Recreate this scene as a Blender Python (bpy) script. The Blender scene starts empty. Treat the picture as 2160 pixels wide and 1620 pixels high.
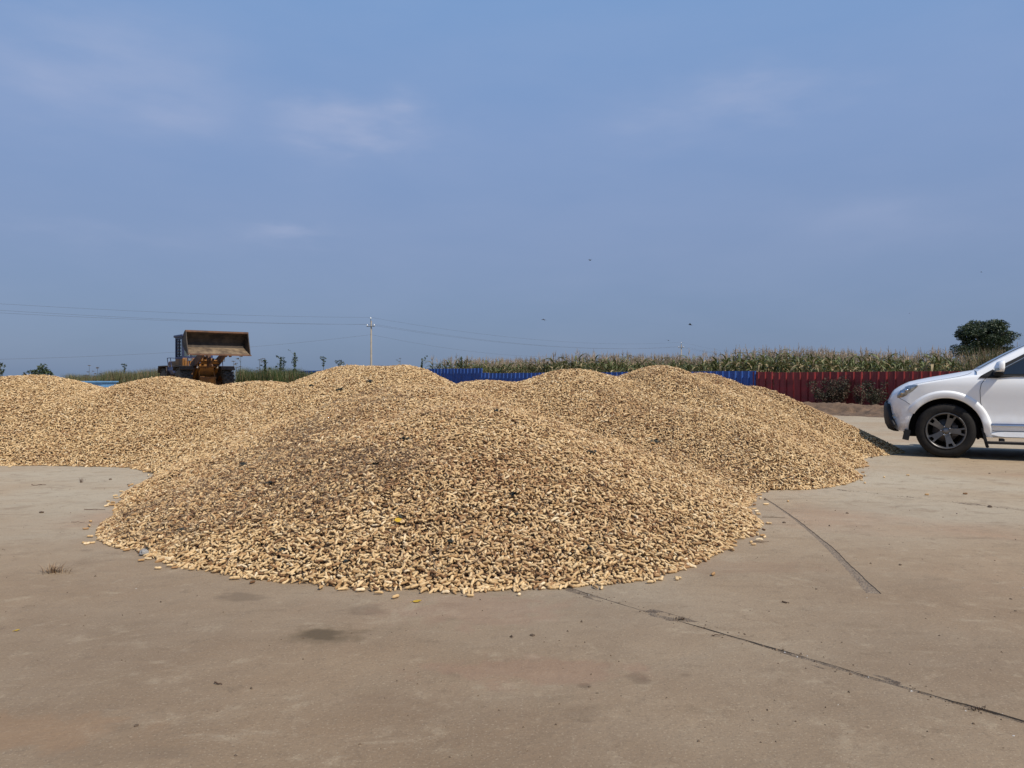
import bpy, math, random
import numpy as np
from mathutils import Vector, Matrix, Euler
from mathutils import geometry as mgeo

random.seed(7)
RNG = np.random.default_rng(11)
SC = bpy.context.scene
COL = SC.collection
R = math.radians

# ------------------------------------------------------------------ camera, sky, sun, exposure
F, CH, HZ, CX = 1650.0, 1.045, 800.0, 1080.0
cd = bpy.data.cameras.new("camera")
cam = bpy.data.objects.new("camera", cd)
COL.objects.link(cam)
cam.location = (0, 0, CH)
cam.rotation_euler = (R(90), 0, 0)
cd.sensor_width = 36.0
cd.lens = 36.0 * F / 2160.0
cd.shift_y = (HZ - 810.0) / 2160.0
cd.clip_start = 0.05
cd.clip_end = 6000
SC.camera = cam

SUN_EL, SUN_AZ = 50.0, 44.0           # azimuth: degrees from +X towards the camera side (-Y)
sdir = Vector((math.cos(R(SUN_EL)) * math.cos(R(SUN_AZ)), -math.cos(R(SUN_EL)) * math.sin(R(SUN_AZ)), math.sin(R(SUN_EL))))
sl = bpy.data.lights.new("sun", 'SUN')
sl.energy = 4.4
sl.angle = R(0.53)
sl.color = (1.0, 0.93, 0.83)
so = bpy.data.objects.new("sun", sl)
so.rotation_euler = (-sdir).to_track_quat('-Z', 'Y').to_euler()
so.location = (0, 0, 60)
COL.objects.link(so)

wd = bpy.data.worlds.new("World")
SC.world = wd
wd.use_nodes = True
SKY_STRENGTH = 0.085
def build_sky():
    nt = wd.node_tree
    N, L = nt.nodes, nt.links
    for n in list(N):
        N.remove(n)
    out = N.new('ShaderNodeOutputWorld')
    bg = N.new('ShaderNodeBackground')
    bg.inputs['Strength'].default_value = SKY_STRENGTH
    sky = N.new('ShaderNodeTexSky')
    sky.sky_type = 'NISHITA'
    sky.sun_disc = False
    sky.sun_elevation = R(SUN_EL)
    # sun_rotation is clockwise from +Y seen from above
    sky.sun_rotation = math.atan2(sdir.x, sdir.y)
    sky.altitude = 50
    sky.air_density = 1.0
    sky.dust_density = 1.2
    sky.ozone_density = 2.0
    tc = N.new('ShaderNodeTexCoord')
    sep = N.new('ShaderNodeSeparateXYZ')
    L.new(tc.outputs['Generated'], sep.inputs[0])
    # the hazy air of the place: the same all the way round, a function of height above the horizon only
    ramp = N.new('ShaderNodeValToRGB')
    el = ramp.color_ramp.elements
    el[0].position, el[0].color = 0.0, (1.80, 2.72, 4.55, 1)
    el[1].position, el[1].color = 1.0, (1.05, 2.45, 5.9, 1)
    for p, c in ((0.07, (2.15, 3.10, 5.20)), (0.16, (2.66, 3.68, 6.15)), (0.30, (2.74, 4.13, 7.2)), (0.45, (2.52, 4.38, 7.9))):
        e = el.new(p)
        e.color = (*c, 1)
    L.new(sep.outputs['Z'], ramp.inputs['Fac'])
    mix = N.new('ShaderNodeMix')
    mix.data_type = 'RGBA'
    mix.inputs['Factor'].default_value = 0.82
    L.new(sky.outputs[0], mix.inputs['A'])
    L.new(ramp.outputs[0], mix.inputs['B'])
    # thin veils of cloud, flattened towards the horizon
    mp = N.new('ShaderNodeMapping')
    mp.inputs['Scale'].default_value = (1.0, 1.0, 3.2)
    L.new(tc.outputs['Generated'], mp.inputs[0])
    n1 = N.new('ShaderNodeTexNoise')
    n1.inputs['Scale'].default_value = 5.2
    n1.inputs['Detail'].default_value = 7
    n1.inputs['Roughness'].default_value = 0.52
    L.new(mp.outputs[0], n1.inputs['Vector'])
    mask = None
    def math_node(op, a, b=None, clamp=False):
        m = N.new('ShaderNodeMath')
        m.operation = op
        m.use_clamp = clamp
        for i, v in enumerate((a, b)):
            if v is None:
                continue
            if isinstance(v, (int, float)):
                m.inputs[i].default_value = v
            else:
                L.new(v, m.inputs[i])
        return m.outputs[0]
    # puffs: centre of each as a direction, half sizes in radians across and up
    puffs = [(760, 262, .085, .026, .85), (690, 245, .05, .02, .6), (850, 262, .045, .026, .9), (160, 130, .16, .055, .42), (1610, 205, .085, .026, .55),
             (1400, 260, .08, .024, .25), (620, 492, .05, .010, .45), (360, 230, .10, .032, .30), (200, 490, .10, .014, .22), (1850, 450, .09, .03, .16)]
    nv = N.new('ShaderNodeTexNoise')
    nv.inputs['Scale'].default_value = 14
    nv.inputs['Detail'].default_value = 6
    L.new(mp.outputs[0], nv.inputs['Vector'])
    ns = N.new('ShaderNodeVectorMath'); ns.operation = 'SUBTRACT'
    ns.inputs[1].default_value = (.5, .5, .5)
    L.new(nv.outputs['Color'], ns.inputs[0])
    nm = N.new('ShaderNodeVectorMath'); nm.operation = 'SCALE'
    nm.inputs['Scale'].default_value = 0.055
    L.new(ns.outputs[0], nm.inputs[0])
    wob = N.new('ShaderNodeVectorMath'); wob.operation = 'ADD'
    L.new(tc.outputs['Generated'], wob.inputs[0])
    L.new(nm.outputs[0], wob.inputs[1])
    for px, py, a, b, amp in puffs:
        d = Vector(((px - CX) / F, 1.0, (HZ - py) / F)).normalized()
        right = Vector((d.y, -d.x, 0)).normalized()
        up = right.cross(d)
        sb = N.new('ShaderNodeVectorMath'); sb.operation = 'SUBTRACT'
        sb.inputs[1].default_value = d
        L.new(wob.outputs[0], sb.inputs[0])
        comps = []
        for ax, s in ((right, a), (up, b), (d, .35)):
            dt = N.new('ShaderNodeVectorMath'); dt.operation = 'DOT_PRODUCT'
            dt.inputs[1].default_value = ax / s
            L.new(sb.outputs[0], dt.inputs[0])
            comps.append(dt.outputs['Value'])
        # flat soft base, crisper top: below the middle the puff fades twice as slowly
        sq = math_node('ADD', math_node('MULTIPLY', comps[0], comps[0]), math_node('MULTIPLY', comps[1], comps[1]))
        sq = math_node('ADD', sq, math_node('MULTIPLY', comps[2], comps[2]))
        g = math_node('EXPONENT', math_node('MULTIPLY', sq, -1.0))
        g = math_node('MULTIPLY', g, amp)
        mask = g if mask is None else math_node('MAXIMUM', mask, g)
    mr = N.new('ShaderNodeMapRange')
    mr.inputs['From Min'].default_value = 0.36
    mr.inputs['From Max'].default_value = 0.72
    L.new(n1.outputs['Fac'], mr.inputs['Value'])
    puffy = math_node('MULTIPLY', mask, math_node('ADD', math_node('MULTIPLY', mr.outputs[0], .9), .3))
    veil = math_node('MULTIPLY', mr.outputs[0], 0.10)
    fac = math_node('MULTIPLY', math_node('ADD', puffy, veil), 0.85, True)
    mix2 = N.new('ShaderNodeMix')
    mix2.data_type = 'RGBA'
    L.new(fac, mix2.inputs['Factor'])
    L.new(mix.outputs['Result'], mix2.inputs['A'])
    mix2.inputs['B'].default_value = (5.1, 5.7, 7.8, 1)
    L.new(mix2.outputs['Result'], bg.inputs['Color'])
    L.new(bg.outputs[0], out.inputs[0])
build_sky()

SC.view_settings.view_transform = 'Standard'
SC.view_settings.look = 'None'
SC.view_settings.exposure = 0.0
SC.view_settings.gamma = 1.0
SC.view_settings.use_curve_mapping = False
SC.render.engine = 'CYCLES'
SC.cycles.max_bounces = 6
SC.cycles.diffuse_bounces = 2
SC.cycles.transparent_max_bounces = 8

# ------------------------------------------------------------------ helpers
def tag(o, label=None, cat=None, group=None, kind=None):
    if label: o['label'] = label
    if cat: o['category'] = cat
    if group: o['group'] = group
    if kind: o['kind'] = kind
    return o

def empty(name, loc=(0, 0, 0), rz=0.0):
    o = bpy.data.objects.new(name, None)
    o.empty_display_size = 0.2
    o.location = loc
    o.rotation_euler = (0, 0, rz)
    COL.objects.link(o)
    return o

def link_mesh(name, me, parent=None, loc=None, rot=None):
    o = bpy.data.objects.new(name, me)
    COL.objects.link(o)
    if parent: o.parent = parent
    if loc is not None: o.location = loc
    if rot is not None: o.rotation_euler = rot
    return o

def G(px, py):
    """point of the level ground seen at that place of the photograph"""
    D = F * CH / (py - HZ)
    return Vector(((px - CX) / F * D, D, 0.0))

def P(px, py, D):
    return Vector(((px - CX) / F * D, D, CH + (HZ - py) / F * D))

class MB:
    """collects shapes into one mesh"""
    def __init__(s):
        s.v, s.f, s.m, s.sm = [], [], [], []
    def add(s, vs, fs, mat=0, smooth=False):
        o = len(s.v)
        s.v.extend([tuple(p) for p in vs])
        for f in fs:
            s.f.append([i + o for i in f]); s.m.append(mat); s.sm.append(smooth)
        return s
    def box(s, c, d, rot=None, mat=0, taper=1.0):
        x, y, z = d[0] / 2, d[1] / 2, d[2] / 2
        vs = [Vector((sx * x * (taper if sz > 0 else 1), sy * y * (taper if sz > 0 else 1), sz * z)) for sz in (-1, 1) for sy in (-1, 1) for sx in (-1, 1)]
        if rot is not None:
            m = Euler(rot).to_matrix()
            vs = [m @ v for v in vs]
        c = Vector(c)
        return s.add([v + c for v in vs], [(0, 2, 3, 1), (4, 5, 7, 6), (0, 1, 5, 4), (2, 6, 7, 3), (0, 4, 6, 2), (1, 3, 7, 5)], mat)
    def tube(s, path, r, n=6, mat=0, caps=True, smooth=True):
        path = [Vector(p) for p in path]
        rs = r if isinstance(r, (list, tuple)) else [r] * len(path)
        vs, fs = [], []
        ref = None
        for i, p in enumerate(path):
            t = (path[min(i + 1, len(path) - 1)] - path[max(i - 1, 0)]).normalized()
            if ref is None:
                ref = Vector((0, 0, 1)) if abs(t.z) < .9 else Vector((1, 0, 0))
            a = t.cross(ref).normalized(); b = a.cross(t).normalized(); ref = b
            for k in range(n):
                an = 2 * math.pi * k / n
                vs.append(p + (a * math.cos(an) + b * math.sin(an)) * rs[i])
        for i in range(len(path) - 1):
            for k in range(n):
                k2 = (k + 1) % n
                fs.append((i * n + k, i * n + k2, (i + 1) * n + k2, (i + 1) * n + k))
        s.add(vs, fs, mat, smooth)
        if caps:
            o = len(s.v) - len(vs)
            for base, rev in ((0, False), ((len(path) - 1) * n, True)):
                f = [o + base + k for k in range(n)]
                s.f.append(f[::-1] if rev else f); s.m.append(mat); s.sm.append(False)
        return s
    def lathe(s, prof, n=24, axis='Y', c=(0, 0, 0), mat=0, smooth=True, closed=False):
        """prof: (radius, position along axis)"""
        vs, fs = [], []
        c = Vector(c)
        for (r, a) in prof:
            for k in range(n):
                an = 2 * math.pi * k / n
                x, y = r * math.cos(an), r * math.sin(an)
                vs.append(c + {'X': Vector((a, x, y)), 'Y': Vector((x, a, y)), 'Z': Vector((x, y, a))}[axis])
        m = len(prof)
        for i in range(m if closed else m - 1):
            j = (i + 1) % m
            for k in range(n):
                k2 = (k + 1) % n
                fs.append((i * n + k, i * n + k2, j * n + k2, j * n + k))
        return s.add(vs, fs, mat, smooth)
    def prism(s, poly, a0, a1, axis='Y', mat=0):
        """poly of 2D points in the plane across the axis, extruded from a0 to a1"""
        n = len(poly)
        def q(p, a):
            return {'X': (a, p[0], p[1]), 'Y': (p[0], a, p[1]), 'Z': (p[0], p[1], a)}[axis]
        vs = [q(p, a0) for p in poly] + [q(p, a1) for p in poly]
        fs = [tuple(range(n - 1, -1, -1)), tuple(range(n, 2 * n))]
        fs += [(i, (i + 1) % n, n + (i + 1) % n, n + i) for i in range(n)]
        return s.add(vs, fs, mat)
    def grid(s, fn, us, ws, mat=0, smooth=True):
        vs = [fn(u, w) for u in us for w in ws]
        nw = len(ws)
        fs = [(i * nw + j, i * nw + j + 1, (i + 1) * nw + j + 1, (i + 1) * nw + j) for i in range(len(us) - 1) for j in range(nw - 1)]
        return s.add(vs, fs, mat, smooth)
    def mesh(s, name, mats):
        me = bpy.data.meshes.new(name)
        me.from_pydata(s.v, [], s.f)
        for m in (mats if isinstance(mats, (list, tuple)) else [mats]):
            me.materials.append(m)
        me.polygons.foreach_set('material_index', s.m)
        me.polygons.foreach_set('use_smooth', s.sm)
        me.update()
        return me
    def build(s, name, mats, parent=None, loc=None, rot=None, fix=False):
        me = s.mesh(name, mats)
        if fix:
            import bmesh
            bm = bmesh.new(); bm.from_mesh(me)
            bmesh.ops.recalc_face_normals(bm, faces=bm.faces)
            bm.to_mesh(me); bm.free()
        return link_mesh(name, me, parent, loc, rot)

def bevel(o, w=0.01, seg=2):
    m = o.modifiers.new('bevel', 'BEVEL')
    m.width = w; m.segments = seg; m.limit_method = 'ANGLE'; m.angle_limit = R(35)
    return o

def np_mesh(name, verts, faces, mats, mat_idx=None, smooth=False):
    """verts (n,3), faces (m,k): quick mesh from arrays"""
    verts = np.asarray(verts, np.float32); faces = np.asarray(faces, np.int32)
    me = bpy.data.meshes.new(name)
    m, k = faces.shape
    me.vertices.add(len(verts)); me.vertices.foreach_set('co', verts.ravel())
    me.loops.add(m * k); me.loops.foreach_set('vertex_index', faces.ravel())
    me.polygons.add(m)
    me.polygons.foreach_set('loop_start', np.arange(0, m * k, k, dtype=np.int32))
    for mt in (mats if isinstance(mats, (list, tuple)) else [mats]):
        me.materials.append(mt)
    if mat_idx is not None:
        me.polygons.foreach_set('material_index', np.asarray(mat_idx, np.int32))
    me.polygons.foreach_set('use_smooth', np.full(m, smooth))
    me.update(calc_edges=True)
    me.validate()
    return me

def gn_instances(name, pts, eul, scl, idx, protos, parent=None):
    """one object whose points carry copies of the prototype objects"""
    me = bpy.data.meshes.new(name)
    n = len(pts)
    me.vertices.add(n)
    me.vertices.foreach_set('co', np.asarray(pts, np.float32).ravel())
    a = me.attributes.new('rot', 'FLOAT_VECTOR', 'POINT'); a.data.foreach_set('vector', np.asarray(eul, np.float32).ravel())
    a = me.attributes.new('scl', 'FLOAT_VECTOR', 'POINT'); a.data.foreach_set('vector', np.asarray(scl, np.float32).ravel())
    a = me.attributes.new('idx', 'INT', 'POINT'); a.data.foreach_set('value', np.asarray(idx, np.int32))
    me.update()
    o = link_mesh(name, me, parent)
    ng = bpy.data.node_groups.new(name, 'GeometryNodeTree')
    ng.interface.new_socket('Geometry', in_out='INPUT', socket_type='NodeSocketGeometry')
    ng.interface.new_socket('Geometry', in_out='OUTPUT', socket_type='NodeSocketGeometry')
    N, L = ng.nodes, ng.links
    gi = N.new('NodeGroupInput'); go = N.new('NodeGroupOutput')
    iop = N.new('GeometryNodeInstanceOnPoints'); jg = N.new('GeometryNodeJoinGeometry')
    for p in protos:
        oi = N.new('GeometryNodeObjectInfo'); oi.transform_space = 'ORIGINAL'
        oi.inputs['Object'].default_value = p
        oi.inputs['As Instance'].default_value = True
        L.new(oi.outputs['Geometry'], jg.inputs[0])
    def attr(nm, dt):
        q = N.new('GeometryNodeInputNamedAttribute'); q.data_type = dt
        q.inputs['Name'].default_value = nm
        return q.outputs['Attribute']
    er = N.new('FunctionNodeEulerToRotation')
    L.new(attr('rot', 'FLOAT_VECTOR'), er.inputs[0])
    L.new(gi.outputs[0], iop.inputs['Points'])
    L.new(jg.outputs[0], iop.inputs['Instance'])
    iop.inputs['Pick Instance'].default_value = True
    L.new(attr('idx', 'INT'), iop.inputs['Instance Index'])
    L.new(er.outputs[0], iop.inputs['Rotation'])
    L.new(attr('scl', 'FLOAT_VECTOR'), iop.inputs['Scale'])
    L.new(iop.outputs[0], go.inputs[0])
    md = o.modifiers.new('copies', 'NODES')
    md.node_group = ng
    return o

# ---- value noise on arrays
_T = RNG.random((256, 256))
def vnoise(x, y):
    x = np.asarray(x, float); y = np.asarray(y, float)
    xi = np.floor(x).astype(int); yi = np.floor(y).astype(int)
    fx = x - xi; fy = y - yi
    fx = fx * fx * (3 - 2 * fx); fy = fy * fy * (3 - 2 * fy)
    a = _T[xi & 255, yi & 255]; b = _T[(xi + 1) & 255, yi & 255]
    c = _T[xi & 255, (yi + 1) & 255]; d = _T[(xi + 1) & 255, (yi + 1) & 255]
    return (a * (1 - fx) + b * fx) * (1 - fy) + (c * (1 - fx) + d * fx) * fy
def fbm(x, y, o=4):
    s, a, t = 0, 1.0, 0
    for k in range(o):
        s = s + a * vnoise(x * 2 ** k + 17.3 * k, y * 2 ** k - 9.1 * k); t += a; a *= .5
    return s / t - .5

# ---- materials
def new_mat(name):
    m = bpy.data.materials.new(name); m.use_nodes = True
    return m, m.node_tree.nodes, m.node_tree.links, m.node_tree.nodes['Principled BSDF']

def ramp(N, stops):
    r = N.new('ShaderNodeValToRGB')
    el = r.color_ramp.elements
    while len(el) < len(stops): el.new(0.5)
    for e, (p, c) in zip(el, stops):
        e.position = p; e.color = (c[0], c[1], c[2], 1)
    return r

def mat(name, col, rough=.6, metal=0., var=.25, scale=6., col2=None, bump=0., bscale=None, coat=0., per_obj=0., spec=.5, thin=0.):
    """plain surface: two tones mixed by noise, optional fine relief, optional per-object tone"""
    m, N, L, B = new_mat(name)
    tc = N.new('ShaderNodeTexCoord')
    nz = N.new('ShaderNodeTexNoise'); nz.inputs['Scale'].default_value = scale; nz.inputs['Detail'].default_value = 6
    nz.inputs['Roughness'].default_value = .6
    L.new(tc.outputs['Object'], nz.inputs['Vector'])
    c2 = col2 or tuple(c * (1 - var) for c in col)
    rp = ramp(N, [(.35, c2), (.65, col)])
    L.new(nz.outputs['Fac'], rp.inputs[0])
    src = rp.outputs[0]
    if per_obj:
        oi = N.new('ShaderNodeObjectInfo')
        mr = N.new('ShaderNodeMapRange'); mr.inputs['To Min'].default_value = 1 - per_obj; mr.inputs['To Max'].default_value = 1 + per_obj
        L.new(oi.outputs['Random'], mr.inputs[0])
        hs = N.new('ShaderNodeHueSaturation')
        L.new(mr.outputs[0], hs.inputs['Value'])
        L.new(src, hs.inputs['Color'])
        src = hs.outputs[0]
    L.new(src, B.inputs['Base Color'])
    B.inputs['Roughness'].default_value = rough
    B.inputs['Metallic'].default_value = metal
    B.inputs['Specular IOR Level'].default_value = spec
    B.inputs['Coat Weight'].default_value = coat
    B.inputs['Coat Roughness'].default_value = .06
    if bump:
        n2 = N.new('ShaderNodeTexNoise'); n2.inputs['Scale'].default_value = bscale or scale * 6; n2.inputs['Detail'].default_value = 5
        L.new(tc.outputs['Object'], n2.inputs['Vector'])
        bp = N.new('ShaderNodeBump'); bp.inputs['Strength'].default_value = bump; bp.inputs['Distance'].default_value = .02
        L.new(n2.outputs['Fac'], bp.inputs['Height'])
        L.new(bp.outputs[0], B.inputs['Normal'])
    if thin:
        # leaves let some light through
        tr = N.new('ShaderNodeBsdfTranslucent'); L.new(src, tr.inputs['Color'])
        ms = N.new('ShaderNodeMixShader'); ms.inputs[0].default_value = thin
        L.new(B.outputs[0], ms.inputs[1]); L.new(tr.outputs[0], ms.inputs[2])
        L.new(ms.outputs[0], N['Material Output'].inputs['Surface'])
    return m
# ------------------------------------------------------------------ ground
JU = Vector((.64, -.769)).normalized()          # the joints between the cast strips run this way
JN = Vector((-JU.y, JU.x))                      # and lie side by side this way
JOINTS = [2.72 + 4.41 * k for k in range(-3, 5)] + [23.2]

def concrete_material():
    m, N, L, B = new_mat('concrete')
    tc = N.new('ShaderNodeTexCoord')
    V = tc.outputs['Object']
    def noise(scale, detail=6, rough=.6, vec=V, dist=0.):
        n = N.new('ShaderNodeTexNoise'); n.inputs['Scale'].default_value = scale; n.inputs['Detail'].default_value = detail
        n.inputs['Roughness'].default_value = rough; n.inputs['Distortion'].default_value = dist
        L.new(vec, n.inputs['Vector']); return n.outputs['Fac']
    def mixc(a, b, f, mode='MIX'):
        x = N.new('ShaderNodeMix'); x.data_type = 'RGBA'; x.blend_type = mode
        for k, v in (('A', a), ('B', b)):
            if isinstance(v, tuple): x.inputs[k].default_value = (*v, 1)
            else: L.new(v, x.inputs[k])
        if isinstance(f, (int, float)): x.inputs['Factor'].default_value = f
        else: L.new(f, x.inputs['Factor'])
        return x.outputs['Result']
    def rng(v, a, b, c=0., d=1.):
        x = N.new('ShaderNodeMapRange'); x.interpolation_type = 'SMOOTHSTEP'
        for k, val in zip(('From Min', 'From Max', 'To Min', 'To Max'), (a, b, c, d)): x.inputs[k].default_value = val
        L.new(v, x.inputs['Value']); return x.outputs[0]
    def mul(a, b):
        x = N.new('ShaderNodeMath'); x.operation = 'MULTIPLY'
        for i, v in enumerate((a, b)):
            if isinstance(v, (int, float)): x.inputs[i].default_value = v
            else: L.new(v, x.inputs[i])
        return x.outputs[0]
    # large tones: grey cement and trodden-in brown earth
    base = mixc((.335, .262, .192), (.375, .33, .272), rng(noise(.38, 5, .55), .38, .64))
    # browner and darker towards the near side of the yard
    sp = N.new('ShaderNodeSeparateXYZ'); L.new(V, sp.inputs[0])
    near = rng(sp.outputs['Y'], 1.2, 8.0, 1., 0.)
    base = mixc(base, (.158, .106, .068), mul(near, rng(noise(.8, 5), .25, .75, .55, 1.)))
    base = mixc(base, (.30, .185, .125), mul(rng(noise(.55, 4, .5, dist=.6), .56, .74), .55))
    # swept streaks, drawn out across the yard
    mp = N.new('ShaderNodeMapping'); mp.inputs['Rotation'].default_value = (0, 0, R(-24)); mp.inputs['Scale'].default_value = (1.2, 4.2, 1.)
    L.new(V, mp.inputs[0])
    st = noise(2.1, 6, .66, vec=mp.outputs[0])
    base = mixc(base, (.19, .142, .10), mul(rng(st, .52, .74), .60))
    base = mixc(base, (.47, .42, .345), mul(rng(noise(1.6, 7, .68, vec=mp.outputs[0], dist=.3), .58, .76), .3))
    # worn patches, fine sand grain, pits
    base = mixc(base, (.150, .108, .074), mul(rng(noise(1.9, 9, .74, dist=.9), .52, .72), .42))
    base = mixc(base, (.43, .37, .295), mul(rng(noise(2.7, 9, .74, dist=1.2), .54, .72), .30))
    base = mixc(base, (.135, .098, .068), mul(rng(noise(11., 8, .75, dist=.5), .54, .70), .50))
    base = mixc(base, (.46, .40, .32), mul(rng(noise(14., 8, .75, dist=.5), .57, .72), .22))
    base = mixc(base, (.21, .158, .112), mul(rng(noise(3.1, 8, .7), .52, .70), .62))
    base = mixc(base, (.45, .395, .315), mul(rng(noise(5.3, 8, .72), .55, .74), .32))
    gr = noise(95, 3, .7)
    base = mixc(base, (.13, .10, .072), mul(rng(gr, .54, .66), .5))
    base = mixc(base, (.56, .50, .42), mul(rng(noise(110, 2, .6), .58, .70), .22))
    vo = N.new('ShaderNodeTexVoronoi'); vo.inputs['Scale'].default_value = 7.5; L.new(V, vo.inputs['Vector'])
    base = mixc(base, (.10, .074, .05), mul(rng(vo.outputs['Distance'], .02, .075, 1., 0.), rng(noise(1.1, 3), .5, .62)))
    # oil and damp stains where they lie
    wob = N.new('ShaderNodeTexNoise'); wob.inputs['Scale'].default_value = 9; wob.inputs['Detail'].default_value = 4; L.new(V, wob.inputs['Vector'])
    for px, py, rx, ry, amt, c in [(690, 1337, .10, .085, .95, (.05, .037, .022)), (686, 1340, .19, .16, .60, (.13, .095, .06)), (508, 1258, .13, .10, .62, (.14, .105, .075)), (768, 1286, .115, .095, .55, (.15, .11, .08)),
                                   (1338, 1427, .055, .05, .5, (.12, .085, .06)), (1352, 1437, .045, .04, .5, (.12, .085, .06)), (1232, 1447, .03, .03, .55, (.11, .08, .055)),
                                   (1448, 1424, .03, .02, .4, (.12, .085, .06)), (258, 1537, .07, .05, .3, (.13, .09, .06)), (1230, 1505, .08, .07, .28, (.13, .09, .06)),
                                   (845, 1490, .35, .10, .25, (.16, .11, .075)), (235, 1590, .30, .06, .25, (.16, .12, .09)), (1130, 1415, .45, .16, .28, (.24, .135, .10)),
                                   (1010, 1285, .45, .30, .25, (.25, .15, .115)), (1560, 1195, .55, .20, .34, (.22, .145, .10)), (60, 1545, .35, .16, .40, (.24, .15, .09)), (1720, 1075, 1.2, .35, .25, (.23, .175, .13))]:
        g = G(px, py)
        a = N.new('ShaderNodeVectorMath'); a.operation = 'SUBTRACT'; a.inputs[1].default_value = g; L.new(V, a.inputs[0])
        b = N.new('ShaderNodeVectorMath'); b.operation = 'MULTIPLY'; b.inputs[1].default_value = (1 / rx, 1 / ry, 0); L.new(a.outputs[0], b.inputs[0])
        ln = N.new('ShaderNodeVectorMath'); ln.operation = 'LENGTH'; L.new(b.outputs[0], ln.inputs[0])
        ad = N.new('ShaderNodeMath'); ad.operation = 'ADD'; L.new(ln.outputs['Value'], ad.inputs[0]); L.new(rng(wob.outputs['Fac'], .2, .8, -.45, .45), ad.inputs[1])
        base = mixc(base, c, mul(rng(ad.outputs[0], .45, 1.05, 1., 0.), amt))
    base = mixc(base, (1.08, 1.02, .865), 1.0, 'MULTIPLY')
    L.new(base, B.inputs['Base Color'])
    B.inputs['Roughness'].default_value = .82
    B.inputs['Specular IOR Level'].default_value = .35
    bp = N.new('ShaderNodeBump'); bp.inputs['Strength'].default_value = .5; bp.inputs['Distance'].default_value = .006
    L.new(noise(42, 8, .72), bp.inputs['Height'])
    bp2 = N.new('ShaderNodeBump'); bp2.inputs['Strength'].default_value = .35; bp2.inputs['Distance'].default_value = .03
    L.new(noise(4.5, 7, .65), bp2.inputs['Height']); L.new(bp.outputs[0], bp2.inputs['Normal'])
    L.new(bp2.outputs[0], B.inputs['Normal'])
    return m

M_conc = concrete_material()
M_soil = mat('soil', (.185, .115, .066), .95, scale=5, col2=(.085, .054, .032), bump=1., bscale=26)
M_jfill = mat('joint_dirt', (.24, .18, .12), .95, scale=24, col2=(.10, .07, .045), bump=.8, bscale=120)
M_field = mat('field_soil', (.20, .17, .09), .95, scale=.2, col2=(.11, .12, .05))

def joint_edge(n0, side, seed):
    """ragged arris of one strip: list of 2D points along the joint"""
    ss = list(np.arange(-60, -10, .8)) + list(np.arange(-10, 3, .018)) + list(np.arange(3, 34, .8))
    ss = np.array(ss)
    w = .0030 + .015 * np.clip(fbm(ss * 1.3 + seed, ss * 0 + seed, 3) + .35, 0, 1) + .022 * np.clip(fbm(ss * 5.0, ss * 0 + 31 + seed, 4) - .10, 0, 1)
    w += .16 * np.clip(fbm(ss * 2.2, ss * 0 + 71 + seed + 9 * side, 4) - .13, 0, .5)
    w += .005 * fbm(ss * 22, ss * 0 + 3 * side, 3)
    if seed != 3:
        w *= .4
    wave = .022 * fbm(ss * .9, ss * 0 + 5 + seed, 3)
    return [(JU * float(s) + JN * float(n0 + wv + side * ww)) for s, ww, wv in zip(ss, w, wave)]

yard = empty('concrete_yard')
tag(yard, 'pale worn concrete yard the peanut piles lie on', kind='structure')

# drag groove (cut slantwise in the strip under the right pile's front)
gA, gB = G(1610, 1050), G(1843, 1252)
def groove_loop():
    n = 90
    pts = []
    d = (gB - gA); L_ = d.length; d = d / L_; nn = Vector((-d.y, d.x, 0))
    left, right = [], []
    for i in range(n + 1):
        t = i / n
        w = .006 + .022 * t ** 1.5 * (0.6 + .8 * vnoise(np.array([t * 14.0]), np.array([3.3]))[0])
        bend = .10 * math.sin(math.pi * t) * .6 + .012 * (vnoise(np.array([t * 9.0]), np.array([8.1]))[0] - .5)
        c = gA + d * (L_ * t) + nn * bend
        left.append((c + nn * (w + .004 * random.random())).xy); right.append((c - nn * (w + .006 * random.random())).xy)
    return left + right[::-1]
GROOVE = groove_loop()

def pip(p, poly):
    x, y = p; c = False; j = len(poly) - 1
    for i in range(len(poly)):
        xi, yi = poly[i]; xj, yj = poly[j]
        if (yi > y) != (yj > y) and x < (xj - xi) * (y - yi) / (yj - yi) + xi: c = not c
        j = i
    return c

for k in range(len(JOINTS) - 1):
    lo, hi = JOINTS[k], JOINTS[k + 1]
    e0 = joint_edge(lo, +1, k); e1 = joint_edge(hi, -1, k + 1)
    loop = e0 + e1[::-1]
    n = len(loop)
    fine = k in (2, 3, 4)
    if not fine:
        loop = [JU * -60 + JN * (lo + .008), JU * 34 + JN * (lo + .008), JU * 34 + JN * (hi - .008), JU * -60 + JN * (hi - .008)] if k not in (1, 5) else loop
        n = len(loop)
    has_g = k == 3
    vin = [Vector(p) for p in loop] + ([Vector(p) for p in GROOVE] if has_g else [])
    ed = [(i, (i + 1) % n) for i in range(n)]
    if has_g:
        ng_ = len(GROOVE); ed += [(n + i, n + (i + 1) % ng_) for i in range(ng_)]
    r = mgeo.delaunay_2d_cdt(vin, ed, [], 1 if False else 2, 1e-6)
    co = r[0]; faces = []
    bb = loop
    for f in r[2]:
        c = sum((co[i] for i in f), Vector((0, 0))) / len(f)
        if has_g and pip(c, GROOVE): continue
        faces.append(f)
    b = MB()
    b.add([(p.x, p.y, 0) for p in co], [tuple(f) for f in faces])
    def skirt(ring, flip):
        m_ = len(ring)
        vs = [(p[0], p[1], 0) for p in ring] + [(p[0], p[1], -.05) for p in ring]
        b.add(vs, [((i, (i + 1) % m_, m_ + (i + 1) % m_, m_ + i) if not flip else (i, m_ + i, m_ + (i + 1) % m_, (i + 1) % m_)) for i in range(m_)])
    skirt(loop, True)
    if has_g: skirt(GROOVE, False)
    b.build('concrete_slab', M_conc, yard)

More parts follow.
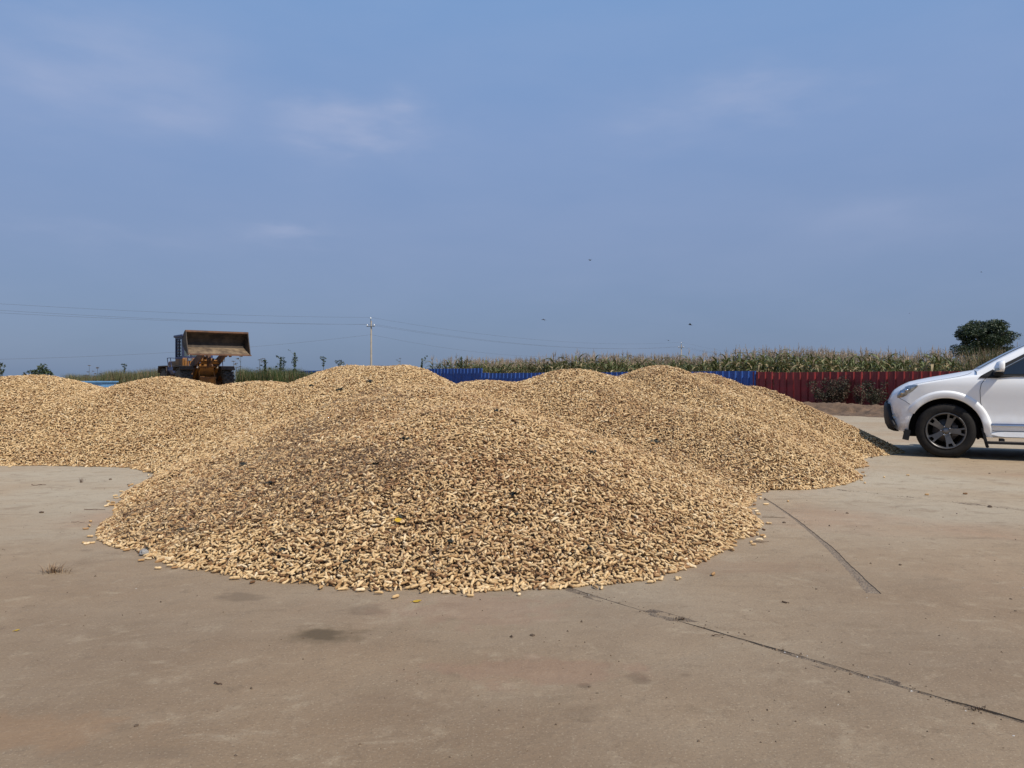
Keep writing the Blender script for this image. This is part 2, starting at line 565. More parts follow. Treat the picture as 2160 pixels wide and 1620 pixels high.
b = MB()
for kj, n0 in enumerate(JOINTS):
    a = .14
    ss_ = np.array([-60., 34.])
    if kj in (3, 4): ss_ = np.concatenate([[-60.], np.arange(-10, 3, .02), [34.]])
    aa_ = np.linspace(-a, a, 17) if kj in (3, 4) else np.array([-a, a])
    S_, A_ = np.meshgrid(ss_, aa_, indexing='ij')
    Z_ = -.0022 + .0110 * fbm(S_ * 3.1 + kj, A_ * 6, 3) + .008 * fbm(S_ * 17., A_ * 40 + kj, 3) if kj in (3, 4) else S_ * 0 - .008
    Z_ = np.minimum(Z_, .0016)
    X_, Y_ = JU.x * S_ + JN.x * (n0 + A_), JU.y * S_ + JN.y * (n0 + A_)
    m_ = len(aa_)
    Z_ = np.where(np.abs(A_) > .06, -.012, Z_) if kj in (3, 4) else Z_
    b.add(list(zip(X_.ravel(), Y_.ravel(), Z_.ravel())), [(i * m_ + j, (i + 1) * m_ + j, (i + 1) * m_ + j + 1, i * m_ + j + 1) for i in range(len(ss_) - 1) for j in range(m_ - 1)])
b.build('joint_filler', M_jfill, yard)
b = MB()
gx = [p.x for p in GROOVE]; gy = [p.y for p in GROOVE]
b.add([(min(gx) - .1, min(gy) - .1, -.0035), (max(gx) + .1, min(gy) - .1, -.0035), (max(gx) + .1, max(gy) + .1, -.0035), (min(gx) - .1, max(gy) + .1, -.0035)], [(0, 1, 2, 3)])
M_groove = mat('scraped_concrete', (.27, .205, .14), .95, scale=30, col2=(.17, .125, .085), bump=.8, bscale=90)
b.build('scraped_groove', M_groove, yard)

b = MB()
b.grid(lambda u, w: (u, w, -.06), [-3000, -120, 120, 3000], [-3000, -60, 90, 3000], smooth=False)
tag(b.build('field_ground', M_field), 'flat farmland beyond the yard', kind='structure')

# ------------------------------------------------------------------ dirt bank along the fence
FA = 36.0                                          # the fence stands on the line X + Y = FA
FD = Vector((.70711, -.70711, 0)); FN = Vector((-.70711, -.70711, 0))   # along it to the right, and its face towards the yard
def fpt(s, off=0, z=0):
    """s: metres along the fence from the point straight ahead of the camera, off: metres towards the yard"""
    return Vector((0, FA, z)) + FD * s + FN * off
def fs(px):
    """s of the fence point seen in column px"""
    t = (px - CX) / F
    Y = FA / (1 + t)
    return (FA - Y) / .70711
def bank(u, w):
    s, o = u, w                                    # o: 0 at fence .. 4 at the yard
    lip = 3.5 + 1.0 * float(fbm(np.array([s * .8]), np.array([4.4]), 4)[0])
    e = min(1, max(0, (lip - o) / 1.3)); e = e * e * (3 - 2 * e)
    n1 = float(fbm(np.array([s * .9]), np.array([o * 1.1]), 4)[0]); n2 = float(fbm(np.array([s * 4.2]), np.array([o * 4.2]), 3)[0]); n3 = float(fbm(np.array([s * 9.]), np.array([o * 9.]), 2)[0])
    z = -.012 + e * (.08 + .20 * math.exp(-((o - 1.5) / 1.0) ** 2)) + e * (.22 * n1 + .20 * n2 + .08 * n3) + (.03 * n2 if o < lip + .5 else 0)
    return fpt(s, o, z if o < 4.3 else -.03)
b = MB()
b.grid(bank, list(np.arange(-20, 2, .2)) + list(np.arange(2, 26, .085)), list(np.arange(-1.2, 4.5, .09)))
tag(b.build('dirt_bank', M_soil), 'low bank of brown earth at the foot of the red fence', kind='structure')

# ------------------------------------------------------------------ the peanut piles
# each mound: centre, height, reach left, right, near, far, turn (degrees), rounding, pile
MOUNDS = [
    (-.35, 7.4, .80, 3.1, 2.5, 3.55, 4.5, 0, .22, 0),
    (-.15, 6.0, .40, 2.45, 1.75, 2.15, 2.4, 0, .40, 0),
    (-1.15, 9.3, .97, 2.85, 3.0, 4.2, 4.0, 0, .30, 0),
    (-.35, 10.5, 1.03, 2.2, 2.4, 3.2, 4.0, 0, .35, 0),
    (-1.65, 12.2, 1.255, 3.2, 2.35, 4.6, 4.5, 0, .16, 2),
    (-2.1, 12.3, 1.24, 3.0, 2.6, 4.6, 4.5, 0, .30, 2),
    (-2.6, 12.4, 1.25, 2.7, 3.0, 4.6, 4.5, 0, .16, 2),
    (.85, 10.9, 1.165, 3.2, 3.2, 4.0, 4.5, 0, .15, 3),
    (2.15, 11.3, 1.235, 2.7, 2.5, 3.3, 5.0, 0, .15, 3),
    (2.85, 11.7, 1.13, 2.4, 2.2, 2.5, 3.6, 0, .2, 3),
    (3.6, 11.9, .93, 2.4, 2.2, 1.6, 2.2, 0, .15, 3),
    (3.05, 10.6, .70, 1.8, 1.5, 1.9, 2.2, 0, .3, 3),
    (2.5, 9.3, .60, 2.0, 1.40, 1.95, 3.0, 0, .3, 3),
    (1.95, 9.3, .68, 2.4, 1.9, 2.0, 3.0, 0, .3, 3),
    (-7.9, 12.8, 1.12, 4.4, 3.2, 3.5, 4.0, 0, .22, 1),
    (-5.7, 12.9, 1.06, 3.2, 3.0, 3.6, 4.0, 0, .26, 1),
    (-4.0, 12.4, 1.02, 3.0, 2.6, 3.3, 4.0, 0, .3, 1),
    (-10.8, 12.6, 1.0, 4.0, 3.6, 3.4, 4.0, 0, .25, 1),
]
def height(X, Y):
    """height of the heap and which pile it belongs to"""
    X = np.asarray(X, float); Y = np.asarray(Y, float)
    zs = []
    for i, (cx, cy, h, rl, rr, rn, rf, tn, k, pl) in enumerate(MOUNDS):
        dx = X - cx; dy = Y - cy
        an = np.arctan2(dy, dx)
        q = np.sqrt((dx / np.where(dx < 0, rl, rr)) ** 2 + (dy / np.where(dy < 0, rn, rf)) ** 2)
        q = q * (1 + .12 * fbm(np.cos(an) * 2.2 + 13 * i, np.sin(an) * 2.2 + 7 * i, 3) +   .055 * fbm(X * 2.3 + 3 * i, Y * 2.3, 3))
        K = math.sqrt(1 + k * k)
        zs.append(h * (K - np.sqrt(q * q + k * k)) / (K - k))
    zs = np.array(zs)
    best = zs.argmax(0)
    a = 26.0
    zm = np.log(np.exp(np.clip(zs * a, -40, 60)).sum(0)) / a
    z = np.where(zs.max(0) > 0, np.maximum(zm - .012, .35 * zs.max(0)), zs.max(0))
    z = z + np.clip(z / .25, 0, 1) * (.075 * fbm(X * .9, Y * .9, 4) + .030 * fbm(X * 3.1, Y * 3.1, 3))
    pile = np.array([m[-1] for m in MOUNDS])[best]
    return z, pile
def h1(x, y):
    return float(height(np.array([x]), np.array([y]))[0][0])
def hnormal(X, Y, e=.03):
    gx = (height(X + e, Y)[0] - height(X - e, Y)[0]) / (2 * e)
    gy = (height(X, Y + e)[0] - height(X, Y - e)[0]) / (2 * e)
    n = np.stack([-gx, -gy, np.ones_like(gx)], -1)
    return n / np.linalg.norm(n, axis=-1, keepdims=True)
def hit(px, py):
    """point of the heaps (or else the ground) seen at that place of the photograph"""
    d = np.arange(2.5, 20, .01)
    X = (px - CX) / F * d; Z = CH + (HZ - py) / F * d
    hz = np.maximum(height(X, d)[0], 0)
    i = np.argmax(Z <= hz)
    return Vector((X[i], d[i], hz[i]))

PILE_NAMES = ['peanut_pile'] * 4
PILE_LABELS = ['large pile of unshelled peanuts lying nearest, in the middle of the yard', 'long heap of peanuts along the left side with the wheel loader behind it',
               'flat-topped peanut mound rising highest behind the nearest pile', 'broad peanut pile whose right tail reaches the white car']
M_core = mat('gap_shade', (.10, .055, .026), .95, scale=9, col2=(.05, .027, .013), bump=.8, bscale=60)  # dark core: the shade between the peanuts is put into its colour
piles = []
gx = np.arange(-15.5, 7.2, .06); gy = np.arange(3.3, 18.5, .06)
XX, YY = np.meshgrid(gx, gy, indexing='ij')
ZZ, PP = height(XX, YY)
for i in range(4):
    r = empty(PILE_NAMES[i], (MOUNDS[[0, 14, 4, 8][i]][0], MOUNDS[[0, 14, 4, 8][i]][1], 0))
    tag(r, PILE_LABELS[i], 'peanut pile', 'piles of harvested peanuts on the yard')
    piles.append(r)
bpy.context.view_layer.update()
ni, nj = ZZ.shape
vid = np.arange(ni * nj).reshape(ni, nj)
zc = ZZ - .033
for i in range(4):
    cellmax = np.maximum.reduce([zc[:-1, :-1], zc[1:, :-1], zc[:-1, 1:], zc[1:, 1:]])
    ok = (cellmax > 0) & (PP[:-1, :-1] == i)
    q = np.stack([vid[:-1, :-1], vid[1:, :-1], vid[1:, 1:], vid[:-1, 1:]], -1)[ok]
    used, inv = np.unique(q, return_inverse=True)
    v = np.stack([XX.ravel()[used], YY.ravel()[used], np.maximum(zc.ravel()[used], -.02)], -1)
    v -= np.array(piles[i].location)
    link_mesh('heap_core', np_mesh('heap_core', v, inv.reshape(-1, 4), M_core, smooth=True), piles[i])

def shell_material():
    m, N, L, B = new_mat('peanut_shell')
    tc = N.new('ShaderNodeTexCoord'); oi = N.new('ShaderNodeObjectInfo')
    rp = ramp(N, [(0, (.14, .07, .03)), (.08, (.29, .155, .065)), (.20, (.44, .265, .112)), (.38, (.61, .41, .195)), (.66, (.70, .49, .248)), (.92, (.77, .565, .305)), (1., (.82, .65, .41))])
    L.new(oi.outputs['Random'], rp.inputs[0])
    nz = N.new('ShaderNodeTexNoise'); nz.inputs['Scale'].default_value = 70; nz.inputs['Detail'].default_value = 4
    L.new(tc.outputs['Object'], nz.inputs['Vector'])
    # earth still clinging to some of the shells
    mx = N.new('ShaderNodeMix'); mx.data_type = 'RGBA'
    mr = N.new('ShaderNodeMapRange'); mr.inputs['From Min'].default_value = .48; mr.inputs['From Max'].default_value = .72
    L.new(nz.outputs['Fac'], mr.inputs['Value'])
    mu = N.new('ShaderNodeMath'); mu.operation = 'MULTIPLY'; mu.inputs[1].default_value = .42
    L.new(mr.outputs[0], mu.inputs[0]); L.new(mu.outputs[0], mx.inputs['Factor'])
    L.new(rp.outputs[0], mx.inputs['A']); mx.inputs['B'].default_value = (.27, .155, .075, 1)
    # earth lies thicker in some places of the heaps than in others
    ge = N.new('ShaderNodeNewGeometry')
    n3 = N.new('ShaderNodeTexNoise'); n3.inputs['Scale'].default_value = 1.15; n3.inputs['Detail'].default_value = 5; n3.inputs['Roughness'].default_value = .62
    L.new(ge.outputs['Position'], n3.inputs['Vector'])
    m3 = N.new('ShaderNodeMapRange'); m3.inputs['From Min'].default_value = .46; m3.inputs['From Max'].default_value = .70
    m3.inputs['To Max'].default_value = .40
    L.new(n3.outputs['Fac'], m3.inputs['Value'])
    # the load tipped last, nearest, came in with more soil on it
    dv = N.new('ShaderNodeVectorMath'); dv.operation = 'SUBTRACT'; dv.inputs[1].default_value = (-.45, 6.9, 0); L.new(ge.outputs['Position'], dv.inputs[0])
    dm = N.new('ShaderNodeVectorMath'); dm.operation = 'MULTIPLY'; dm.inputs[1].default_value = (1 / 3.2, 1 / 3.4, 0); L.new(dv.outputs[0], dm.inputs[0])
    dl = N.new('ShaderNodeVectorMath'); dl.operation = 'LENGTH'; L.new(dm.outputs[0], dl.inputs[0])
    dr = N.new('ShaderNodeMapRange'); dr.interpolation_type = 'SMOOTHSTEP'
    for k_, v_ in zip(('From Min', 'From Max', 'To Min', 'To Max'), (.55, 1.15, .13, .0)): dr.inputs[k_].default_value = v_
    L.new(dl.outputs['Value'], dr.inputs['Value'])
    # not every shell alike
    rm = N.new('ShaderNodeMath'); rm.operation = 'MULTIPLY_ADD'; rm.inputs[1].default_value = 7.3; rm.inputs[2].default_value = 0.0; L.new(oi.outputs['Random'], rm.inputs[0])
    rf = N.new('ShaderNodeMath'); rf.operation = 'FRACT'; L.new(rm.outputs[0], rf.inputs[0])
    rp_ = N.new('ShaderNodeMath'); rp_.operation = 'POWER'; rp_.inputs[1].default_value = 2.2; L.new(rf.outputs[0], rp_.inputs[0])
    rs = N.new('ShaderNodeMath'); rs.operation = 'MULTIPLY_ADD'; rs.inputs[1].default_value = 2.3; rs.inputs[2].default_value = .12; L.new(rp_.outputs[0], rs.inputs[0])
    da = N.new('ShaderNodeMath'); da.operation = 'ADD'; L.new(m3.outputs[0], da.inputs[0]); L.new(dr.outputs[0], da.inputs[1])
    dx_ = N.new('ShaderNodeMath'); dx_.operation = 'MULTIPLY'; dx_.use_clamp = True; L.new(da.outputs[0], dx_.inputs[0]); L.new(rs.outputs[0], dx_.inputs[1])
    mx3 = N.new('ShaderNodeMix'); mx3.data_type = 'RGBA'
    L.new(dx_.outputs[0], mx3.inputs['Factor']); L.new(mx.outputs['Result'], mx3.inputs['A']); mx3.inputs['B'].default_value = (.29, .145, .065, 1)
    L.new(mx3.outputs['Result'], B.inputs['Base Color'])
    B.inputs['Roughness'].default_value = .72
    B.inputs['Specular IOR Level'].default_value = .3
    # the netted ribs of the shell
    wv = N.new('ShaderNodeTexWave'); wv.inputs['Scale'].default_value = 95; wv.inputs['Distortion'].default_value = 3; wv.bands_direction = 'Y'
    L.new(tc.outputs['Object'], wv.inputs['Vector'])
    bp = N.new('ShaderNodeBump'); bp.inputs['Strength'].default_value = .55; bp.inputs['Distance'].default_value = .0012
    L.new(wv.outputs['Fac'], bp.inputs['Height']); L.new(bp.outputs[0], B.inputs['Normal'])
    return m
M_shell = shell_material()

def peanut_mesh(kind, rng):
    """lies along X, about 5 cm long"""
    L_ = {1: .026, 2: .045, 3: .058}[kind] * rng.uniform(.92, 1.08)
    r0 = .0083 * rng.uniform(.92, 1.1)
    nr, ns = (9, 9) if kind > 1 else (7, 9)
    bend = rng.uniform(-.007, .007) if kind > 1 else 0
    v, f = [], []
    for i in range(nr + 1):
        t = i / nr
        env = max(0.0, 1 - abs(2 * t - 1) ** 3.2) ** .5
        lob = 1.0
        if kind > 1:
            lob = 1 - .17 * (.5 - .5 * math.cos(2 * math.pi * kind * t + math.pi)) * (1 if .12 < t < .88 else .3)
            lob = 1 - .20 * (.5 + .5 * math.cos(2 * math.pi * (kind - 1) * t + (0 if kind == 3 else math.pi) * 1)) if False else 1 - .18 * sum(math.exp(-((t - c) / .09) ** 2) for c in ([.48] if kind == 2 else [.33, .66]))
        r = r0 * env * lob * (1.04 if t > .5 else .97)
        x = (t - .5) * L_
        for k in range(ns):
            a = 2 * math.pi * k / ns
            rr = r * (1 + .05 * math.cos(4 * a + i))
            v.append((x, rr * math.cos(a) + bend * math.cos(math.pi * (t - .5)) , rr * math.sin(a)))
    for i in range(nr):
        for k in range(ns):
            k2 = (k + 1) % ns
            f.append((i * ns + k, i * ns + k2, (i + 1) * ns + k2, (i + 1) * ns + k))
    return np_mesh('peanut', v, f, M_shell, smooth=True)
PEANUT = [peanut_mesh(k, random.Random(90 + i)) for i, k in enumerate([2, 2, 2, 2, 2, 3, 3, 1])]

def half_shell(rng, L_):
    """an empty half of a shell, hollow side up"""
    v, f = [], []
    n, m = 7, 6
    for side, k in ((1.0, 0), (.80, 1)):
        for i in range(n + 1):
            t = i / n
            r = .0098 * max(0.0, 1 - abs(2 * t - 1) ** 3) ** .5 * (1 - .15 * math.exp(-((t - .5) / .12) ** 2)) * side
            for j in range(m + 1):
                a = math.pi + math.pi * j / m
                v.append(((t - .5) * L_ * (1 if k == 0 else .95), r * math.cos(a), r * math.sin(a) + .004))
    w = m + 1; o = (n + 1) * w
    for i in range(n):
        for j in range(m):
            f.append((i * w + j, i * w + j + 1, (i + 1) * w + j + 1, (i + 1) * w + j))
            f.append((o + i * w + j, o + (i + 1) * w + j, o + (i + 1) * w + j + 1, o + i * w + j + 1))
        for j in (0, m):
            f.append((i * w + j, (i + 1) * w + j, o + (i + 1) * w + j, o + i * w + j))
    return np_mesh('peanut', v, f, M_shell, smooth=True)
PEANUT += [half_shell(random.Random(3), .034), peanut_mesh(2, random.Random(404))]
for v_ in PEANUT[9].vertices:                     # a shrivelled one
    v_.co = (v_.co.x * .72, v_.co.y * (.72 + 8 * abs(v_.co.x)), v_.co.z * .62)

def eulers(ax, nrm, tilt, roll):
    """axis direction in the tangent plane, tipped by tilt; returns XYZ euler angles"""
    x = ax * np.cos(tilt)[:, None] + nrm * np.sin(tilt)[:, None]
    z = -ax * np.sin(tilt)[:, None] + nrm * np.cos(tilt)[:, None]
    y = np.cross(z, x)
    y2 = y * np.cos(roll)[:, None] + z * np.sin(roll)[:, None]
    z2 = -y * np.sin(roll)[:, None] + z * np.cos(roll)[:, None]
    sy = -x[:, 2]
    ey = np.arcsin(np.clip(sy, -1, 1))
    return np.stack([np.arctan2(y2[:, 2], z2[:, 2]), ey, np.arctan2(x[:, 1], x[:, 0])], -1)

def scatter(density, x0, x1, y0, y1, lo, hi, zmin=.004):
    s = 1 / math.sqrt(density)
    a = np.arange(x0, x1, s); b_ = np.arange(y0, y1, s)
    X, Y = np.meshgrid(a, b_, indexing='ij')
    X = X.ravel() + RNG.uniform(-.5, .5, X.size) * s; Y = Y.ravel() + RNG.uniform(-.5, .5, Y.size) * s
    Z, Pn = height(X, Y)
    k = Z > zmin
    X, Y, Z, Pn = X[k], Y[k], Z[k], Pn[k]
    n = hnormal(X, Y)
    view = np.stack([-X, -Y, CH - Z], -1); view /= np.linalg.norm(view, axis=-1, keepdims=True)
    k = (n * view).sum(-1) > -.10
    X, Y, Z, Pn, n = X[k], Y[k], Z[k], Pn[k], n[k]
    m = len(X)
    off = RNG.uniform(lo, hi, m)
    Zp = np.maximum(Z + off * np.clip(Z / .05, 0.0, 1), .0085)
    an = RNG.uniform(0, 2 * np.pi, m)
    t1 = np.cross(n, np.array([0., 1, 0])); t1 /= np.linalg.norm(t1, axis=-1, keepdims=True)
    t2 = np.cross(n, t1)
    ax = t1 * np.cos(an)[:, None] + t2 * np.sin(an)[:, None]
    tilt = RNG.normal(0, .34, m) * np.clip(Z / .04, .15, 1)
    e = eulers(ax, n, tilt, RNG.uniform(0, 6.28, m))
    pts = np.stack([X, Y, Zp], -1)
    sc = RNG.normal(1.0, .16, m).clip(.55, 1.4)[:, None] * np.stack([RNG.uniform(.93, 1.1, m), RNG.uniform(.93, 1.1, m), RNG.uniform(.93, 1.1, m)], -1)
    return pts, e, sc, RNG.choice(10, m, p=[.155, .155, .15, .135, .135, .08, .07, .05, .035, .035]), Pn

sets = [scatter(1000, -15.0, 7.0, 3.4, 15.2, -.028, -.013), scatter(1800, -15.0, 7.0, 3.4, 15.2, -.003, .017)]
pts, eul, scl, idx, pn = [np.concatenate([s[i] for s in sets]) for i in range(5)]
scl = scl * .81
# the nearest ones of the near pile are objects of their own
own = set()
dist = np.hypot(pts[:, 0], pts[:, 1] - .0)
cand = np.where((pn == 0) & (pts[:, 2] > .008))[0]
cand = cand[np.argsort(dist[cand])]
upper = cand[cand >= len(sets[0][0])][:300]
protos = {}
loc0 = np.array(piles[0].location)
for j in upper:
    o = link_mesh('peanut', PEANUT[idx[j]], piles[0], tuple(pts[j] - loc0), tuple(eul[j]))
    o.scale = tuple(scl[j])
    protos.setdefault(int(idx[j]), o)
mask = np.ones(len(pts), bool); mask[upper] = False
plist = [protos.get(i, protos[0]) for i in range(10)]
for i in range(4):
    k = mask & (pn == i)
    o = gn_instances('peanut', pts[k] - np.array(piles[i].location), eul[k], scl[k], idx[k], plist, piles[i])
    o['kind'] = 'stuff'
print('peanuts', len(pts))
# ------------------------------------------------------------------ fences of ribbed steel sheet
M_red = mat('red_sheet', (.29, .026, .027), .48, col2=(.16, .022, .020), scale=3.5, bump=.15, bscale=5, per_obj=.10)
M_blue = mat('blue_sheet', (.030, .095, .34), .42, var=.3, scale=2.2, bump=.15, bscale=5, per_obj=.10)
PITCH = .252
def sheet_mesh(n, h, mats, seed):
    """n ribs; runs along +X, ribs proud towards -Y"""
    rg = random.Random(seed)
    prof = []
    for i in range(n):
        x = i * PITCH
        prof += [(x, 0), (x + .006, -.004), (x + .085, .002), (x + .165, -.002), (x + PITCH - .078, 0), (x + PITCH - .062, -.045), (x + PITCH - .030, -.045)]
    prof.append((n * PITCH - .002, 0))
    hs = [0, h * .35, h * .7, h]
    dent = [[rg.uniform(-.005, .005) for _ in hs] for _ in prof]
    b = MB()
    vs, fs = [], []
    for j, z in enumerate(hs):
        for i, (x, y) in enumerate(prof):
            vs.append((x, y + dent[i][j], z))
    m = len(prof)
    for j in range(len(hs) - 1):
        for i in range(m - 1):
            fs.append((j * m + i, j * m + i + 1, (j + 1) * m + i + 1, (j + 1) * m + i))
    k = len(vs)
    vs += [(x, y + .0015, z) for x, y, z in vs]
    fs += [tuple(q + k for q in f[::-1]) for f in fs]
    b.add(vs, fs)
    return b.mesh('steel_sheet', mats)
ROT_F = -R(45)
def fence(label, s0, s1, h, m, cat='fence', seed=1):
    n = int(round((s1 - s0) / (3 * PITCH)))
    root = empty('steel_fence', fpt(s0), ROT_F)
    tag(root, label, cat)
    meshes = [sheet_mesh(3, h, m, seed + i) for i in range(4)]
    for i in range(n):
        o = link_mesh('steel_sheet', random.choice(meshes), root, (i * 3 * PITCH, random.uniform(-.006, .006), random.uniform(-.014, .0) - (.02 if i else 0)))
        o.rotation_euler = (R(random.uniform(-.8, .8)), 0, R(random.uniform(-.25, .25)))
    b = MB()
    for z in (h * .22, h * .8):
        b.box((n * 1.5 * PITCH, .035, z), (n * 3 * PITCH, .03, .04))
    b.build('rail', M_steel, root)
    for i in range(0, n + 1, 3):
        b = MB(); b.box((i * 3 * PITCH - (.03 if i else -.03), .08, h / 2 - .12), (.05, .05, h - .1)); b.build('post', M_steel, root)
    return root
M_steel = mat('weathered_steel', (.20, .19, .18), .6, metal=.4, scale=8)
sB0, sB1, sR1 = fs(1010), fs(1588), 23.0
fence('dark red ribbed steel fence with weeds at its foot beside the white car', sB1, sR1, 1.31, M_red, seed=10)
fence('low blue ribbed steel fence between the tall blue one and the red one', sB0, sB1, 1.36, M_blue, seed=30)
fence('taller blue ribbed steel fence half hidden by the flat-topped mound', fs(600), sB0, 1.60, M_blue, seed=50)

# ------------------------------------------------------------------ plants
M_leaf = mat('maize_leaf', (.15, .17, .055), .55, var=.45, scale=3, per_obj=.35, thin=.22)
M_dry = mat('maize_dry_leaf', (.42, .32, .165), .7, var=.35, scale=3, per_obj=.3, thin=.18)
M_tass = mat('maize_tassel', (.40, .30, .20), .75, scale=5, per_obj=.25)
M_stalk = mat('maize_stalk', (.20, .19, .075), .6, scale=4)
def leaf_strip(b, base, az, L_, w, rise, droop, m, rg, segs=6):
    d = Vector((math.cos(az), math.sin(az), 0)); side = Vector((-d.y, d.x, 0))
    p = Vector(base); ang = rise
    pts = []
    tw = rg.uniform(-.5, .5)
    for i in range(segs + 1):
        t = i / segs
        ww = w * (min(1, .55 + 2.2 * t) * (1 - t ** 2.2) + .02)
        sd = side * math.cos(tw * t) + Vector((0, 0, 1)) * math.sin(tw * t)
        pts.append((p - sd * ww / 2 + Vector((0, 0, .012)), p.copy(), p + sd * ww / 2 + Vector((0, 0, .012))))
        p = p + (d * math.cos(ang) + Vector((0, 0, 1)) * math.sin(ang)) * (L_ / segs)
        ang -= droop / segs
    vs = [q for t in pts for q in t]
    fs_ = []
    for i in range(segs):
        fs_ += [(i * 3, i * 3 + 1, i * 3 + 4, i * 3 + 3), (i * 3 + 1, i * 3 + 2, i * 3 + 5, i * 3 + 4)]
    b.add(vs, fs_, m, True)
def corn_mesh(seed):
    rg = random.Random(seed)
    b = MB()
    H = rg.uniform(1.62, 1.86)
    lx, ly = rg.uniform(-.06, .06), rg.uniform(-.06, .06)
    def st(t): return Vector((lx * t * t, ly * t * t, H * t))
    b.tube([st(0), st(.35), st(.7), st(1)], [.014, .013, .010, .006], 5, 3)
    az = rg.uniform(0, 6.28)
    for i in range(12):
        t = .12 + .80 * i / 11
        az += math.pi + rg.uniform(-.5, .5)
        dry = rg.random() < (.9 if t < .35 else .46 if t < .72 else .22)
        up = rg.uniform(.75, 1.25) if not dry else rg.uniform(.2, .9)
        leaf_strip(b, st(t), az, rg.uniform(.5, .85), rg.uniform(.05, .08), up, rg.uniform(1.5, 2.7) if not dry else rg.uniform(2.0, 3.4), 1 if dry else 0, rg)
    top = st(1)
    b.tube([top, top + Vector((rg.uniform(-.04, .04), rg.uniform(-.04, .04), .34))], [.008, .005], 3, 2, caps=False)
    for i in range(rg.randint(3, 6)):
        a = rg.uniform(0, 6.28); e = rg.uniform(.15, .75)
        q = top + Vector((0, 0, rg.uniform(.03, .16)))
        l = rg.uniform(.16, .27)
        o = Vector((math.cos(a) * math.sin(e), math.sin(a) * math.sin(e), math.cos(e)))
        b.tube([q, q + o * l * .5, q + o * l + Vector((0, 0, -.03 - .05 * e))], [.007, .006, .003], 3, 2, caps=False)
    return b.mesh('corn_plant', [M_leaf, M_dry, M_tass, M_stalk])
CORN = [corn_mesh(400 + i) for i in range(8)]
corn_individual, corn_rest = [], []
rg = random.Random(5)
for row in range(16):
    off = -(1.15 + .58 * row)
    s = fs(860) if row > 0 else fs(880)
    while s < sR1 + 8:
        p = fpt(s + rg.uniform(-.08, .08), off + rg.uniform(-.12, .12), -.05)
        px = CX + F * p.x / p.y
        zz = rg.uniform(.98, 1.11) * (.88 if px > 2005 else 1) * (1.0 + .06 * math.sin(s * .7))
        rec = (p, (rg.uniform(-.09, .09), rg.uniform(-.09, .09), rg.uniform(0, 6.28)), zz, rg.randrange(8))
        inview = 870 < px < 2050
        (corn_individual if (row < 3 and inview) else corn_rest).append((row, px, rec))
        s += rg.uniform(.16, .27)
corn_individual.sort(key=lambda q: q[2][0].length)
corn_rest += corn_individual[298:]
corn_individual = corn_individual[:298]
cproto = {}
for row, px, (p, e, z, k) in corn_individual:
    o = link_mesh('corn_plant', CORN[k], None, p, e)
    o.scale = (z, z, z)
    red = px > 1588
    tag(o, 'ripening maize plant with dry tassel, in the rows behind the red fence' if red else 'ripening maize plant with dry tassel, in the rows behind the blue fence', 'maize plant',
        'maize plants behind the red fence' if red else 'maize plants behind the blue fence')
    cproto.setdefault(k, o)
o = gn_instances('corn_field', [q[2][0] for q in corn_rest], [q[2][1] for q in corn_rest], [(q[2][2],) * 3 for q in corn_rest], [q[2][3] for q in corn_rest], [cproto[i] for i in range(8)])
tag(o, 'deeper rows of the ripening maize field beyond the fence', 'maize field', kind='stuff')

def blades(name, pts, h, w, mats, lean=.35, seed=0, midx=None):
    """tapering bent blades, one per point"""
    r = np.random.default_rng(seed)
    n = len(pts); pts = np.asarray(pts, float)
    a = r.uniform(0, 2 * np.pi, n); le = r.uniform(.05, lean, n) * h
    d = np.stack([np.cos(a), np.sin(a), 0 * a], -1); sd = np.stack([-np.sin(a), np.cos(a), 0 * a], -1)
    up = np.array([0, 0, 1.0])
    m1 = pts + up * (h * .55)[:, None] + d * (le * .3)[:, None]
    t = pts + up * h[:, None] + d * le[:, None]
    w2 = (w / 2)[:, None]
    v = np.stack([pts - sd * w2, pts + sd * w2, m1 + sd * w2 * .8, m1 - sd * w2 * .8, t], 1).reshape(-1, 3)
    b0 = np.arange(n) * 5
    f1 = np.stack([b0, b0 + 1, b0 + 2], -1); f2 = np.stack([b0, b0 + 2, b0 + 3], -1); f3 = np.stack([b0 + 3, b0 + 2, b0 + 4], -1)
    f = np.stack([f1, f2, f3], 1).reshape(-1, 3)
    mi = None if midx is None else np.repeat(midx, 3)
    return link_mesh(name, np_mesh(name, v, f, mats, mi))

M_grassg = mat('green_weed', (.07, .115, .03), .6, var=.5, scale=1.2, thin=.2)
M_grasst = mat('tan_weed', (.32, .25, .12), .7, var=.4, scale=1.2, thin=.15)
M_grassb = mat('brown_weed', (.19, .115, .06), .8, var=.4, scale=1.2)
# dry grass between the fence and the maize
n = 15000
s_ = RNG.uniform(fs(860), sR1 + 4, n); o_ = RNG.uniform(-1.1, -.15, n)
pts_ = np.array([fpt(a, b_, 0) for a, b_ in zip(s_, o_)])
hh = (1.20 + .35 * fbm(s_ * .8, s_ * 0 + 2, 3) + RNG.uniform(-.25, .22, n)) * np.where(s_ > fs(1010), 1, 1.18)
tag(blades('dry_grass', pts_, hh, RNG.uniform(.008, .022, n), [M_grasst, M_grassg, M_grassb], .35, 3, RNG.choice(3, n, p=[.5, .2, .3])), 'tan dry grass standing close behind the fence', 'grass', kind='stuff')
